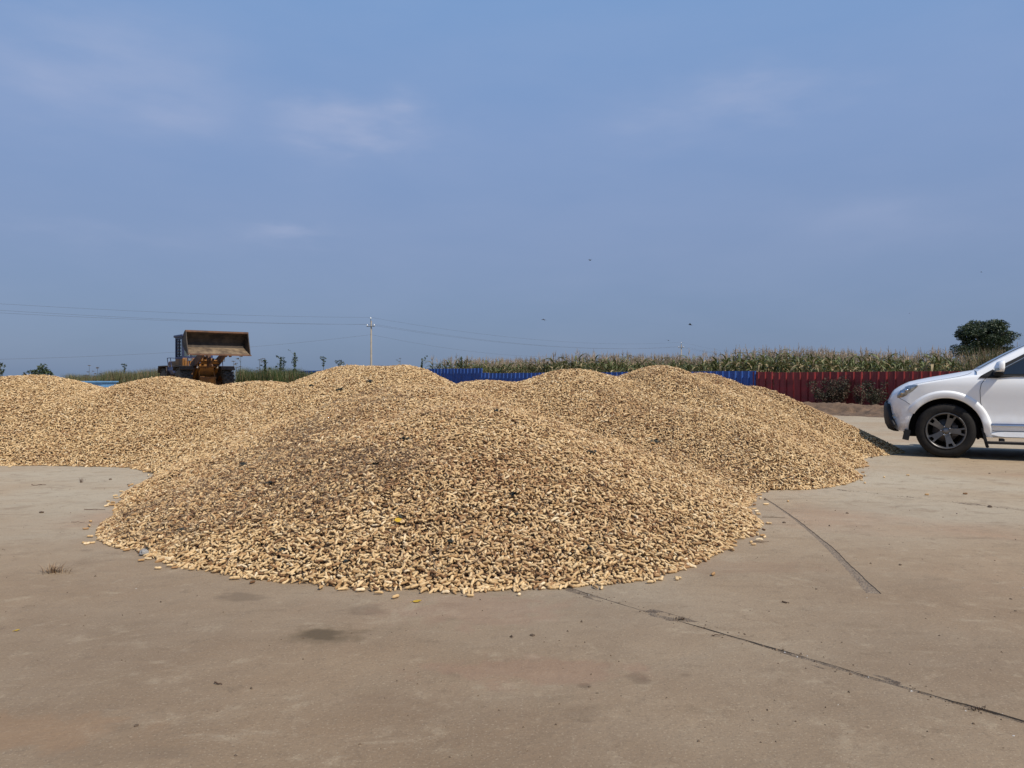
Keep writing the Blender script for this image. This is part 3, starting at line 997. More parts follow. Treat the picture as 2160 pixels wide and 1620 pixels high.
# thicket of browned weeds near the car
n = 16000
s_ = RNG.uniform(fs(1985), sR1 + 3, n); o_ = RNG.uniform(-2.6, -.2, n)
pts_ = np.array([fpt(a, b_, 0) for a, b_ in zip(s_, o_)])
hh = (1.72 + .7 * fbm(s_ * 1.1, s_ * 0 + 8, 3) + RNG.uniform(-.5, .22, n)) * np.clip((s_ - fs(1985)) / .8, .8, 1)
tag(blades('weed_thicket', pts_, hh, RNG.uniform(.012, .035, n), [M_grasst, M_grassg, M_grassb], .5, 4, RNG.choice(3, n, p=[.26, .38, .36])), 'olive and brown weed thicket above the red fence near the white car', 'weeds', kind='stuff')

# green strip of tall weeds on the left, beyond the yard
def strip(name, x0, x1, d0, d1, n, hfun, label, p, seed):
    X = RNG.uniform(0, 1, n); D = RNG.uniform(d0, d1, n)
    px = x0 + (x1 - x0) * X
    pts_ = np.stack([(px - CX) / F * D, D, D * 0 - .05], -1)
    h = hfun(px) * RNG.uniform(.6, 1.08, n)
    tag(blades(name, pts_, h, RNG.uniform(.012, .04, n), [M_grassg, M_grasst, M_grassb], .4, seed, RNG.choice(3, n, p=p)), label, 'weeds', kind='stuff')
strip('tall_weeds', 505, 668, 40, 46, 17000, lambda px: 1.62 + .35 * fbm(px * .05, px * 0, 3) - .45 * np.clip((px - 640) / 28, 0, 1), 'tall green weeds beside the wheel loader', [.78, .16, .06], 21)
strip('tall_weeds', 140, 352, 46, 54, 17000, lambda px: 1.40 + .4 * fbm(px * .04, px * 0 + 3, 3) + .32 * np.clip((px - 190) / 120, 0, 1), 'yellowing weeds behind the wheel loader and the left heap', [.5, .36, .14], 22)
strip('low_weeds', 690, 900, 60, 75, 6000, lambda px: 1.35 + .25 * fbm(px * .03, px * 0 + 3, 3), 'far strip of weeds showing above the flat-topped mound', [.5, .36, .14], 23)

def leaf_cloud(name, parent, blobs, n, size, mats, seed, flat=.6, p=None):
    """leaf-sized faces spread through several uneven lobes"""
    r = np.random.default_rng(seed)
    B_ = np.array(blobs, float)                      # x y z rx ry rz
    vol = B_[:, 3] * B_[:, 4] * B_[:, 5]
    k = r.choice(len(B_), n, p=vol / vol.sum())
    d = r.normal(size=(n, 3)); d /= np.linalg.norm(d, axis=-1, keepdims=True)
    rad = r.uniform(.35, 1.0, n) ** .5
    c = B_[k, :3] + d * rad[:, None] * B_[k, 3:6]
    c += r.normal(0, .05, (n, 3)) * B_[k, 3:6]
    # gather into clumps
    a = r.normal(size=(n, 3)); a /= np.linalg.norm(a, axis=-1, keepdims=True); a[:, 2] *= flat
    b_ = np.cross(a, r.normal(size=(n, 3))); b_ /= np.linalg.norm(b_, axis=-1, keepdims=True)
    a /= np.linalg.norm(a, axis=-1, keepdims=True)
    s = (r.uniform(.6, 1.3, n) * size)[:, None]
    v = np.stack([c - a * s, c + b_ * s * .38, c + a * s, c - b_ * s * .38], 1).reshape(-1, 3)
    f = np.arange(n * 4).reshape(n, 4)
    mi = r.choice(len(mats), n, p=p) if len(mats) > 1 else None
    return link_mesh(name, np_mesh(name, v, f, mats, mi), parent)

M_tree = mat('tree_leaf', (.040, .062, .026), .55, var=.4, scale=1.0, thin=.12)
M_tree2 = mat('tree_leaf_light', (.075, .10, .035), .55, var=.3, scale=1.0, thin=.15)
M_bark = mat('bark', (.10, .075, .055), .9, scale=8, bump=.5)
# the round tree at the right, beyond the maize
TD = 58.0
t = empty('broad_tree', (*P(2076, 800, TD).xy, .45)); tag(t, 'round dark green tree beyond the maize, above the white car', 'tree')
b = MB(); b.tube([(0, 0, -.1), (.05, 0, 1.0), (-.05, .1, 2.2), (.1, 0, 3.4)], [.24, .19, .15, .08], 8)
for a in range(7):
    an = a * .9 + .3; l = 1.5 + .5 * (a % 3)
    b.tube([(0, 0, 1.2 + .25 * a), (math.cos(an) * l * .5, math.sin(an) * l * .5, 1.9 + .3 * a), (math.cos(an) * l, math.sin(an) * l, 2.6 + .3 * a)], [.08, .05, .02], 5)
b.build('trunk', M_bark, t)
rr = random.Random(8); blobs = []
for i in range(70):
    an = rr.uniform(0, 6.28); rad = rr.uniform(0, 1) ** .6
    z = rr.uniform(1.5, 4.75)
    w = 1.95 * math.sqrt(max(.06, 1 - ((z - 2.55) / 2.45) ** 2))
    blobs.append((math.cos(an) * rad * w, math.sin(an) * rad * w, z, rr.uniform(.4, .8), rr.uniform(.4, .8), rr.uniform(.28, .55)))
leaf_cloud('crown', t, blobs, 26000, .085, [M_tree, M_tree2], 31, p=[.8, .2])

# dark bush showing over the left heap
BD = 23.0
t = empty('dark_bush', (*P(80, 800, BD).xy, 0)); tag(t, 'dark green bush rising behind the left end of the long heap', 'bush')
b = MB()
for a in range(6):
    an = a * 1.05; b.tube([(0, 0, -.05), (math.cos(an) * .2, math.sin(an) * .2, .7), (math.cos(an) * .42, math.sin(an) * .42, 1.25)], [.02, .014, .006], 5)
b.build('stem', M_bark, t)
blobs = [(-.30, 0, .85, .35, .35, .3), (.1, 0, 1.0, .35, .35, .4), (.05, .1, 1.32, .16, .2, .2), (-.22, 0, 1.2, .16, .2, .16), (.36, 0, .9, .22, .25, .25), (-.1, 0, .6, .5, .5, .3), (.22, .1, 1.2, .12, .12, .14), (-.45, 0, .75, .16, .2, .14)]
leaf_cloud('foliage', t, blobs, 2600, .055, [M_tree, M_tree2], 32, p=[.65, .35])

# single tall weed stalks against the sky
def weed_stalk(px, ytop, D, label, kind, seed, group=None, yb=800):
    rg = random.Random(seed)
    base = P(px, HZ, D); base.z = 0
    top = P(px, ytop, D).z
    t = empty('weed_stalk', base); tag(t, label, 'weed', group)
    b = MB()
    lx = rg.uniform(-.05, .08)
    def st(q): return Vector((lx * q * q, 0, top * q))
    b.tube([st(0), st(.5), st(1)], [.022, .015, .006], 4)
    side = []
    for i in range(7 if kind != 'umbel' else 5):
        q = rg.uniform(.55, .95); a = rg.uniform(0, 6.28); l = rg.uniform(.1, .28) * top * .5
        e = st(q) + Vector((math.cos(a) * l, math.sin(a) * l, l * .9)); side.append(e)
        b.tube([st(q), e], [.007, .004], 3)
    b.build('stem', M_stalk, t)
    if kind == 'leafy':
        bl = [(*st(q), .12 * top * .55 * (1.25 - q), .12, .11 * top * .45) for q in (.52, .62, .72, .80, .88, .96)]
        bl += [(*e, .06, .06, .05) for e in side]
        leaf_cloud('leaves', t, bl, 420, .055, [M_tree, M_tree2], seed, p=[.6, .4])
    elif kind == 'top':
        bl = [(*(st(1) + Vector((dx, 0, dz))), .075, .075, .06) for dx, dz in ((0, -.02), (.10, -.09), (-.05, -.16), (.05, -.25), (-.01, -.36), (-.14, -.03), (.0, -.48))]
        leaf_cloud('leaves', t, bl, 170, .045, [M_tree, M_tree2], seed, p=[.6, .4])
    elif kind == 'umbel':
        bl = [(*e, .09, .09, .018) for e in side] + [(*st(1), .1, .1, .02)]
        leaf_cloud('flower_heads', t, bl, 260, .025, [M_grassb, M_tree], seed, p=[.6, .4])
    return t
weed_stalk(560, 757, 41, 'leafy weed stalk nearest the raised bucket, against the sky', 'leafy', 1)
weed_stalk(590, 753, 42, 'pair-topped weed stalk between two leafy ones in the green strip', 'leafy', 2)
weed_stalk(597, 760, 42.5, 'shorter leafy weed right beside the pair-topped one', 'top', 12)
weed_stalk(622, 745, 42, 'tallest pointed weed stalk in the green strip', 'leafy', 3)
weed_stalk(683, 753, 44, 'slim sapling with a crooked leafy top just left of the flat-topped mound', 'top', 4)
weed_stalk(716, 761, 30, 'small dark leafy tip poking over the shoulder of the flat-topped mound', 'top', 5)
weed_stalk(506, 752, 41, 'thin flowering weed right under the bucket lip', 'umbel', 6)
weed_stalk(493, 762, 41.5, 'short umbel weed close to the loader tyre', 'umbel', 7)
weed_stalk(548, 759, 43, 'umbel weed standing beside the first leafy stalk', 'umbel', 8)
weed_stalk(188, 771, 50, 'lone umbel weed over the dip in the long heap', 'umbel', 9)
weed_stalk(205, 775, 50, 'twin weed, shorter of the two over the dip in the heap', 'umbel', 10)
weed_stalk(262, 768, 50, 'weed with a leafy tip left of the loader rear wheel', 'top', 11)
weed_stalk(2, 766, 26, 'broken leafy stalk at the very left edge', 'top', 13)
weed_stalk(845, 756, 60, 'pale dry stalk right of the near power pole', 'umbel', 14)
weed_stalk(888, 756, 48, 'dark leafy weed where the maize begins', 'leafy', 15)
weed_stalk(973, 753, 40, 'dark bushy weed over the tall blue fence', 'leafy', 16)
weed_stalk(985, 757, 40.5, 'second dark weed over the tall blue fence, right of the bushy one', 'leafy', 17)
# bushes
def bush(name, px, D, w, h, label, mats, seed, n=1400, size=.05, p=None, z0=0, yb=None):
    base = P(px, HZ, D); base.z = z0
    t = empty(name, base); tag(t, label, 'bush')
    rg = random.Random(seed)
    b = MB(); bl = []
    for i in range(14):
        a = rg.uniform(0, 6.28); l = rg.uniform(.15, .5) * w; zz = rg.uniform(.45, 1.0) * h
        e = Vector((math.cos(a) * l, math.sin(a) * l * .6, zz))
        b.tube([(0, 0, 0), e * .55 + Vector((0, 0, .05)), e], [.010, .006, .003], 4)
        for q in (.45, .7, .95):
            c = e * q; bl.append((c.x, c.y, c.z, .13 * w, .11 * w, .12 * h))
    b.build('stem', M_bark, t)
    leaf_cloud('foliage', t, bl, n, size, mats, seed, p=p)
M_dk1 = mat('dark_weed_leaf', (.05, .055, .024), .6, var=.4, scale=2, thin=.1)
M_dk2 = mat('withered_leaf', (.13, .075, .045), .75, var=.4, scale=2)
def fence_bush(px, off, w, h, label, seed, n, p=(.6, .4)):
    s = fs(px); q = fpt(s, off)
    bush('weed_bush', px, q.y, w, h, label, [M_dk1, M_dk2], seed, n, .032, p, z0=.16)
fence_bush(1742, .75, 1.5, .95, 'widest dark weed bush at the foot of the red fence, nearest the peanut slope', 41, 2600)
fence_bush(1770, .6, 1.0, 1.05, 'tall wiry weed in the middle of the red fence', 42, 1500, (.35, .65))
fence_bush(1815, .55, .55, .72, 'thin reddish weed between the two dark bushes by the red fence', 43, 500, (.3, .7))
fence_bush(1846, .7, .95, .85, 'dark green weed bush by the red fence, closest to the car bumper', 44, 1700, (.8, .2))
bush('low_bush', 777, 62, 1.2, 1.75, 'low green bush at the foot of the near power pole', [M_tree, M_tree2], 45, 1400, .06, (.6, .4))
bush('low_bush', 656, 40, 1.0, 1.45, 'rounded green bush before the far end of the blue fence', [M_tree2, M_tree], 46, 1800, .05, (.6, .4))
# dark heap of scrap beside it
b = MB(); rg = random.Random(3)
def heapf(u, w):
    r_ = math.hypot(u / 1.6, w / 1.1)
    return (u, w, max(0, 1.05 * (1 - r_)) + (.16 * (rg.random() - .3) if r_ < 1.1 else 0))
b.grid(heapf, list(np.arange(-1.7, 1.75, .14)), list(np.arange(-1.2, 1.25, .14)), smooth=False)
M_scrap = mat('dark_rubble', (.05, .042, .038), .8, scale=6, col2=(.022, .02, .02))
tag(b.build('rubble_heap', M_scrap, None, P(652, HZ, 34).xy.to_3d()), 'dark rubble heap between the green weeds and the flat-topped mound', 'rubble heap')
# light blue roof edge far behind the dip in the heap
b = MB(); b.box((0, 0, .45), (1.35, 1.6, .9)); b.box((0, 0, .93), (1.5, 1.8, .07))
M_lb = mat('light_blue_paint', (.16, .36, .62), .5)
tag(b.build('blue_shed', M_lb, None, (*P(205, HZ, 44).xy, -.02)), 'small light blue shed roof just showing over the dip in the heap', 'shed')
b = MB(); b.box((0, 0, .5), (.12, .12, 1.05)); b.box((0, 0, 1.04), (.16, .16, .04))
tag(b.build('blue_post', M_lb, None, (*P(1, HZ, 24).xy, -.02)), 'short blue post at the very left edge of the picture', 'post')

# ------------------------------------------------------------------ power line
M_pole = mat('pole_concrete', (.32, .275, .215), .85, scale=3, bump=.2)
M_ins = mat('porcelain', (.85, .86, .88), .25)
M_wire = mat('wire', (.10, .105, .115), .6)
PD1, PD2 = 101.0, 162.0
def pole(px, D, H, label):
    base = P(px, HZ, D); base.z = 0
    t = empty('power_pole', base, R(-18)); tag(t, label, 'power pole', 'concrete power poles in the fields')
    b = MB(); b.lathe([(.155, -.3), (.09, H), (0, H)], 14, 'Z'); b.build('pole_shaft', M_pole, t)
    b = MB(); b.box((0, -.13, H - .72), (1.15, .08, .09)); b.build('crossarm', M_steel, t)
    b = MB(); b.tube([(0, -.12, H - .75), (.0, -.12, H + .26)], .03, 6); b.build('top_bracket', M_steel, t)
    tops = []
    for x, z in ((-.5, H - .68), (.5, H - .68), (0, H + .22)):
        b = MB(); b.lathe([(.0, 0), (.05, 0), (.05, .03), (.11, .06), (.11, .10), (.06, .13), (.08, .17), (.05, .22), (0, .24)], 10, 'Z'); b.build('insulator', M_ins, t, (x, -.13, z))
        tops.append(Matrix.Rotation(R(-18), 3, 'Z') @ Vector((x, -.13, z + .2)) + base)
    low = base + Vector((0, -.16, CH + (HZ - 706) / F * D))
    return tops, low
p1, low1 = pole(783, PD1, 8.6, 'nearer power pole, tall pale concrete, rising over the flat-topped mound')
p2, low2 = pole(1437, PD2, 8.3, 'farther power pole, its top and crossarm above the maize')
p0 = [P(-420, y, 62) for y in (625, 634, 612)]
low0 = P(-420, 762, 62)
def wire(a, c, sag, label, group, r=.0085):
    n = 24
    pts_ = [a.lerp(c, i / n) - Vector((0, 0, 4 * sag * (i / n) * (1 - i / n))) for i in range(n + 1)]
    b = MB(); b.tube(pts_, r, 4)
    tag(b.build('power_wire', M_wire), label, 'wire', group)
for i, nm in ((0, 'outer'), (1, 'inner'), (2, 'top')):
    wire(p0[i], p1[i], .5, {'outer': 'lower pair power wire left of the near pole, farther of the two', 'inner': 'lower pair power wire left of the near pole, nearer of the two', 'top': 'topmost power wire running left from the near pole'}[nm], 'power wires')
    wire(p1[i], p2[i], 1.5, {'outer': 'crossarm wire between the two poles, left insulators', 'inner': 'crossarm wire between the two poles, right insulators', 'top': 'topmost wire sagging between the two poles'}[nm], 'power wires')
    wire(p2[i], p2[i] + Vector((45, 75, -.3)), .8, {'outer': 'wire leaving the far pole to the right, left insulator', 'inner': 'wire leaving the far pole to the right, right insulator', 'top': 'topmost wire leaving the far pole to the right'}[nm], 'power wires')
wire(low0, low1, .9, 'lowest wire, sagging left behind the raised bucket', 'power wires')
wire(low1, P(1200, 752, 150), .9, 'lowest wire dropping right towards the maize', 'power wires')

# ------------------------------------------------------------------ birds
M_bird = mat('bird_feathers', (.03, .028, .03), .7)
def bird(px, py, D, span, rz, roll, label, flap):
    span *= 1.35
    t = empty('bird', P(px, py, D), rz); tag(t, label, 'bird', 'birds flying over the maize')
    t.rotation_euler = (R(roll), R(random.uniform(-8, 8)), rz)
    L_ = span * .5
    b = MB()
    b.lathe([(0, -.5 * L_), (.05 * L_, -.44 * L_), (.10 * L_, -.25 * L_), (.13 * L_, 0), (.10 * L_, .22 * L_), (.05 * L_, .36 * L_), (.06 * L_, .44 * L_), (.03 * L_, .54 * L_), (0, .6 * L_)], 8, 'Y')
    b.add([(-.05 * L_, -.42 * L_, .02 * L_), (.05 * L_, -.42 * L_, .02 * L_), (.13 * L_, -.78 * L_, 0), (0, -.70 * L_, .01 * L_), (-.13 * L_, -.78 * L_, 0)], [(0, 1, 2, 3, 4)])
    b.build('bird_body', M_bird, t)
    for s in (-1, 1):
        b = MB()
        f = flap
        pts_ = [(0, .18), (.35, .26), (.75, .10), (1.0, -.12), (.6, -.10), (.3, -.14), (0, -.18)]
        b.add([(s * x * span * .5, y * L_, (math.sin(f) * x * span * .5 if x < .5 else math.sin(f) * .5 * span * .5 + math.sin(f * .2) * (x - .5) * span * .5) + .03 * L_) for x, y in pts_], [(0, 1, 2, 3, 4, 5, 6)])
        b.build('wing', M_bird, t)
bird(1456, 685, 42, .30, 1.2, 10, 'largest dark bird, low over the maize', .5)
bird(1147, 674, 46, .27, .5, 35, 'bird banking steeply left of the largest one', -.3)
bird(1245, 549, 50, .28, 2.2, -15, 'highest of the birds, well above the others', .6)
bird(1410, 718, 55, .30, .1, 0, 'bird seen head-on beside the far pole', .15)
bird(2070, 574, 80, .25, .9, 20, 'tiny bird far off to the right, over the round tree', .3)
bird(1918, 661, 110, .25, .4, 10, 'faint tiny bird left of the round tree', .3)
# ------------------------------------------------------------------ white car
def interp(tab, x):
    xs = [t[0] for t in tab]; ys = [t[1] for t in tab]
    return float(np.interp(x, xs, ys))
def smooth_tab(tab):
    """monotone-ish smooth interpolation through the table (Catmull-Rom)"""
    xs = np.array([t[0] for t in tab]); ys = np.array([t[1] for t in tab])
    m = np.gradient(ys, xs)
    def f(x):
        x = min(max(x, xs[0]), xs[-1]); i = int(min(np.searchsorted(xs, x, 'right') - 1, len(xs) - 2)); i = max(i, 0)
        h = xs[i + 1] - xs[i]; t = (x - xs[i]) / h
        return float((2 * t ** 3 - 3 * t ** 2 + 1) * ys[i] + (t ** 3 - 2 * t ** 2 + t) * h * m[i] + (-2 * t ** 3 + 3 * t ** 2) * ys[i + 1] + (t ** 3 - t ** 2) * h * m[i + 1])
    return f
def car_paint():
    m, N, L, B = new_mat('white_paint')
    tc = N.new('ShaderNodeTexCoord')
    sp = N.new('ShaderNodeSeparateXYZ'); L.new(tc.outputs['Object'], sp.inputs[0])
    nz = N.new('ShaderNodeTexNoise'); nz.inputs['Scale'].default_value = 9; nz.inputs['Detail'].default_value = 7; nz.inputs['Roughness'].default_value = .7
    L.new(tc.outputs['Object'], nz.inputs['Vector'])
    # road dust low on the body: a matter of height, broken by noise
    mr = N.new('ShaderNodeMapRange'); mr.inputs['From Min'].default_value = .30; mr.inputs['From Max'].default_value = .78
    mr.inputs['To Min'].default_value = 1.0; mr.inputs['To Max'].default_value = 0.0
    L.new(sp.outputs['Z'], mr.inputs['Value'])
    m2 = N.new('ShaderNodeMapRange'); m2.inputs['From Min'].default_value = .38; m2.inputs['From Max'].default_value = .68
    L.new(nz.outputs['Fac'], m2.inputs['Value'])
    mu = N.new('ShaderNodeMath'); mu.operation = 'MULTIPLY'; L.new(mr.outputs[0], mu.inputs[0]); L.new(m2.outputs[0], mu.inputs[1])
    # mostly on the bumper, hardly on the doors
    mf = N.new('ShaderNodeMapRange'); mf.inputs['From Min'].default_value = .40; mf.inputs['From Max'].default_value = .62; mf.inputs['To Min'].default_value = 1.0; mf.inputs['To Max'].default_value = .22
    L.new(sp.outputs['X'], mf.inputs['Value'])
    mu0 = mu; mu = N.new('ShaderNodeMath'); mu.operation = 'MULTIPLY'; L.new(mu0.outputs[0], mu.inputs[0]); L.new(mf.outputs[0], mu.inputs[1])
    mx = N.new('ShaderNodeMix'); mx.data_type = 'RGBA'
    mx.inputs['A'].default_value = (.87, .875, .86, 1); mx.inputs['B'].default_value = (.44, .33, .22, 1)
    L.new(mu.outputs[0], mx.inputs['Factor'])
    L.new(mx.outputs['Result'], B.inputs['Base Color'])
    B.inputs['Roughness'].default_value = .42
    B.inputs['Coat Weight'].default_value = .7
    B.inputs['Coat Roughness'].default_value = .05
    return m
M_white = car_paint()
M_black = mat('black_plastic', (.014, .014, .015), .6, spec=.3, scale=20)
M_rub = mat('tyre_rubber', (.013, .0125, .012), .9, spec=.25, scale=14, col2=(.024, .021, .018), bump=.2, bscale=60)
M_rim = mat('grey_alloy', (.16, .155, .15), .38, metal=.75, scale=10, var=.25)
M_chrome = mat('chrome', (.62, .63, .65), .12, metal=1., var=.05)
M_glass = mat('dark_glass', (.012, .015, .017), .06, scale=3, coat=1., var=.2)
M_lens = mat('lamp_lens', (.42, .47, .51), .10, metal=.55, scale=30, col2=(.16, .19, .21), coat=1.)
M_seam = mat('panel_gap', (.02, .02, .02), .8)
M_well = mat('wheel_well', (.012, .012, .012), .9)
M_amber = mat('amber_lens', (.50, .22, .05), .2, coat=.8)
M_disc = mat('brake_disc', (.11, .10, .095), .5, metal=.7)

CAR_TH = 27.0
WU, WZ, WR = .86, .36, .445            # front wheel: distance behind the nose, height, arch radius
RU = WU + 2.60
W_ = smooth_tab([(-.02, .40), (.02, .56), (.08, .70), (.16, .785), (.28, .845), (.45, .878), (.7, .892), (1.0, .898), (2.2, .90), (3.6, .90), (4.1, .86), (4.38, .76), (4.46, .60)])
ZT = smooth_tab([(-.02, .74), (.02, .80), (.08, .87), (.18, .925), (.35, .988), (.6, 1.055), (.9, 1.115), (1.25, 1.178), (1.6, 1.20), (3.9, 1.19), (4.2, 1.12), (4.46, .95)])
ZS = smooth_tab([(-.02, .68), (.02, .735), (.08, .80), (.18, .862), (.35, .928), (.6, .99), (.9, 1.048), (1.25, 1.10), (2.2, 1.125), (3.9, 1.15), (4.2, 1.09), (4.46, .93)])
def ZB(u):
    z = interp([(-.02, .50), (.05, .40), (.2, .345), (.40, .335), (1.31, .30), (1.5, .295), (3.0, .295), (3.9, .34), (4.3, .40), (4.46, .45)], u)
    for c in (WU, RU):
        d = abs(u - c)
        if d < WR: z = max(z, WZ + math.sqrt(WR * WR - d * d))
    return z
DD = smooth_tab([(.2, .085), (.30, .055), (.40, .030), (.47, .020), (.55, .030), (.72, .022), (.92, .002), (1.0, .004), (1.10, .035), (1.2, .075)])
def side_y(u, z):
    """half width of the body at that place of its side"""
    d = DD(z * 1.0)
    k = min(1, max(0, (u - .1) / .5))
    # the bumper is rounder than the doors
    d2 = .10 * abs((z - .62) / .30) ** 2.2 * .55
    dent = .035 * math.exp(-(((u - .17) / .06) ** 2 + ((z - .52) / .10) ** 2))
    return W_(u) - (d * k + d2 * (1 - k)) - dent
def body_section(u, ns=16, nt=12):
    zb, zs, zt = ZB(u), ZS(u), ZT(u)
    pts = []
    zs = max(zs, zb + .03)
    for i in range(ns + 1):
        z = zb + (zs - zb) * i / ns
        pts.append((side_y(u, z), z))
    y0 = pts[-1][0]
    for i in range(1, nt + 1):
        t = i / nt
        y = y0 * (1 - t)
        c = (1 - (1 - t) ** 2.6)
        pts.append((y, zs + (zt - zs) * (1 - (1 - t) ** 2.4) * .97 + .03 * (zt - zs) * t))
    return pts
def C(u, y, z):
    if u < .42: u = .42 - (.42 - u) * .62           # short overhang
    return (u, -y, z)                  # the near side of the car is at negative y

car = empty('parked_car', (0, 0, 0), -R(CAR_TH))
tag(car, 'white sport utility car with grey alloy wheels and a scuffed dusty front bumper', 'car')
wheel_pt = Vector(((1995 - CX) / F * 10.40, 10.40, 0))
car.location = wheel_pt - Matrix.Rotation(-R(CAR_TH), 3, 'Z') @ Vector((WU, -.885, 0))

us = [-.02, 0, .02, .05, .08, .12, .16, .21, .26, .31, .36, .40]
arch = lambda c: [c - WR * math.cos(math.pi * i / 28) for i in range(29)]
us += [WU - WR - .004] + arch(WU) + [WU + WR + .004, 1.38, 1.5, 1.7, 1.95, 2.2, 2.5, 2.8]
us += [RU - WR - .004] + arch(RU) + [RU + WR + .004, 4.0, 4.12, 4.22, 4.32, 4.38, 4.42, 4.46]
us = sorted(set(round(x, 4) for x in us))
b = MB()
secs = [body_section(u) for u in us]
n1 = len(secs[0])
for sgn in (1, -1):
    vs = [C(u, sgn * p[0], p[1]) for u, s in zip(us, secs) for p in s]
    fs_ = []
    for i in range(len(us) - 1):
        for j in range(n1 - 1):
            q = (i * n1 + j, (i + 1) * n1 + j, (i + 1) * n1 + j + 1, i * n1 + j + 1)
            fs_.append(q if sgn > 0 else q[::-1])
    b.add(vs, fs_, 0, True)
# nose and tail
for k in (0, -1):
    u, s = us[k], secs[k]
    ring = [C(u, p[0], p[1]) for p in s] + [C(u, -p[0], p[1]) for p in s[::-1][1:]]
    b.add(ring, [tuple(range(len(ring))) if k == 0 else tuple(range(len(ring) - 1, -1, -1))])
body = b.build('body', M_white, car)
# underside and wheel wells
b = MB()
b.box((2.2, 0, .42), (3.6, 1.1, .30))
b.box((2.15, 0, .40), (1.70, 1.62, .22))
b.build('underbody', M_well, car)
def well(c):
    b = MB()
    n = 24
    for s in (1, -1):
        vs, fs_ = [], []
        for i in range(n + 1):
            a = -.25 + (math.pi + .5) * i / n
            for y in (.86, .45):
                vs.append(C(c + (WR + .012) * math.cos(a), s * y, WZ + (WR + .012) * math.sin(a)))
        for i in range(n):
            fs_.append((2 * i, 2 * i + 1, 2 * i + 3, 2 * i + 2))
        b.add(vs, fs_, 0, True)
        o_ = [C(c + (WR + .012) * math.cos(-.25 + (math.pi + .5) * i / n), s * .45, WZ + (WR + .012) * math.sin(-.25 + (math.pi + .5) * i / n)) for i in range(n + 1)]
        b.add(o_, [tuple(range(n + 1))])
    b.build('wheel_well', M_well, car)
well(WU); well(RU)
# flared arch lip
def flare(c, a0, a1, front):
    b = MB()
    prof = [(.0, .004), (.005, .020), (.012, .024), (.070, .026), (.080, .022), (.098, .006), (.108, -.012)]      # (outwards from the arch edge, proud of the side)
    for s in (1, -1):
        vs, fs_ = [], []
        n = 44
        for i in range(n + 1):
            a = a0 + (a1 - a0) * i / n
            fade = min(1, max(.0, min((a - a0), (a1 - a)) / .25)) ** .7
            row = []
            r0 = WR - .012
            q = (c + r0 * math.cos(a), WZ + r0 * math.sin(a))
            yb_ = side_y(min(max(q[0], 0), 4.4), max(q[1], .3))
            row.append(C(q[0], s * (yb_ - .05), q[1]))
            for d, o in prof:
                r = WR - .012 + d
                u, z = c + r * math.cos(a), WZ + r * math.sin(a)
                yy = side_y(min(max(u, 0), 4.4), max(z, .28)) + o * (.25 + .75 * fade)
                row.append(C(u, s * yy, z))
            vs += row
        m = len(prof) + 1
        for i in range(n):
            for j in range(m - 1):
                q = (i * m + j, i * m + j + 1, (i + 1) * m + j + 1, (i + 1) * m + j)
                fs_.append(q if s < 0 else q[::-1])
        b.add(vs, fs_, 0, True)
    b.build('arch_flare', M_white, car)
flare(WU, R(-8), R(150), True); flare(RU, R(-8), R(188), False)

# greenhouse
GT = smooth_tab([(1.22, 1.17), (1.55, 1.375), (1.85, 1.53), (2.1, 1.62), (2.5, 1.672), (3.0, 1.68), (3.6, 1.655), (3.95, 1.60), (4.15, 1.42), (4.34, 1.12)])
def green_section(u, nt=10):
    zt = GT(u); zb = 1.08
    yb_ = W_(u) - .045 - (.06 if u > 4 else 0)
    zr = max(zt - (.030 if u < 2.2 else .05), zb + .01)
    yt = yb_ - .27 * (zr - zb) / .55
    pts = [(yb_ + (yt - yb_) * i / 6, zb + (zr - zb) * i / 6) for i in range(7)]
    for i in range(1, nt + 1):
        t = i / nt
        pts.append((yt * (1 - t), zr + (zt - zr) * (1 - (1 - t) ** 2.5)))
    return pts
gus = [1.22, 1.3, 1.4, 1.5, 1.6, 1.7, 1.8, 1.9, 2.0, 2.1, 2.25, 2.5, 2.75, 3.0, 3.3, 3.6, 3.8, 3.95, 4.05, 4.15, 4.25, 4.34]
def shell(name, m, off, rows, lo, hi, sides=(1, -1)):
    b = MB()
    for s in sides:
        vs, fs_ = [], []
        for u in rows:
            sec = green_section(u)[lo:hi]
            for (y, z) in sec:
                vs.append((u, s * -(y + off), z + off * .4))
        m_ = len(green_section(rows[0])[lo:hi])
        for i in range(len(rows) - 1):
            for j in range(m_ - 1):
                q = (i * m_ + j, (i + 1) * m_ + j, (i + 1) * m_ + j + 1, i * m_ + j + 1)
                fs_.append(q if s > 0 else q[::-1])
        b.add(vs, fs_, 0, True)
    return b.build(name, m, car)
shell('cabin', M_white, 0, gus, 0, 99)
# windscreen glass between the pillars
b = MB()
rows = [1.27, 1.4, 1.55, 1.7, 1.85, 2.0, 2.06]
vs, fs_ = [], []
for u in rows:
    sec = green_section(u)[8:]
    full = [(y, z) for y, z in sec] + [(-y, z) for y, z in sec[::-1][1:]]
    full = full[1:-1]
    for y, z in full: vs.append((u - .004, -y, z + .006))
m_ = len(full)
fs_ = [(i * m_ + j, (i + 1) * m_ + j, (i + 1) * m_ + j + 1, i * m_ + j + 1) for i in range(len(rows) - 1) for j in range(m_ - 1)]
b.add(vs, fs_, 0, True)
b.build('windscreen', M_glass, car)
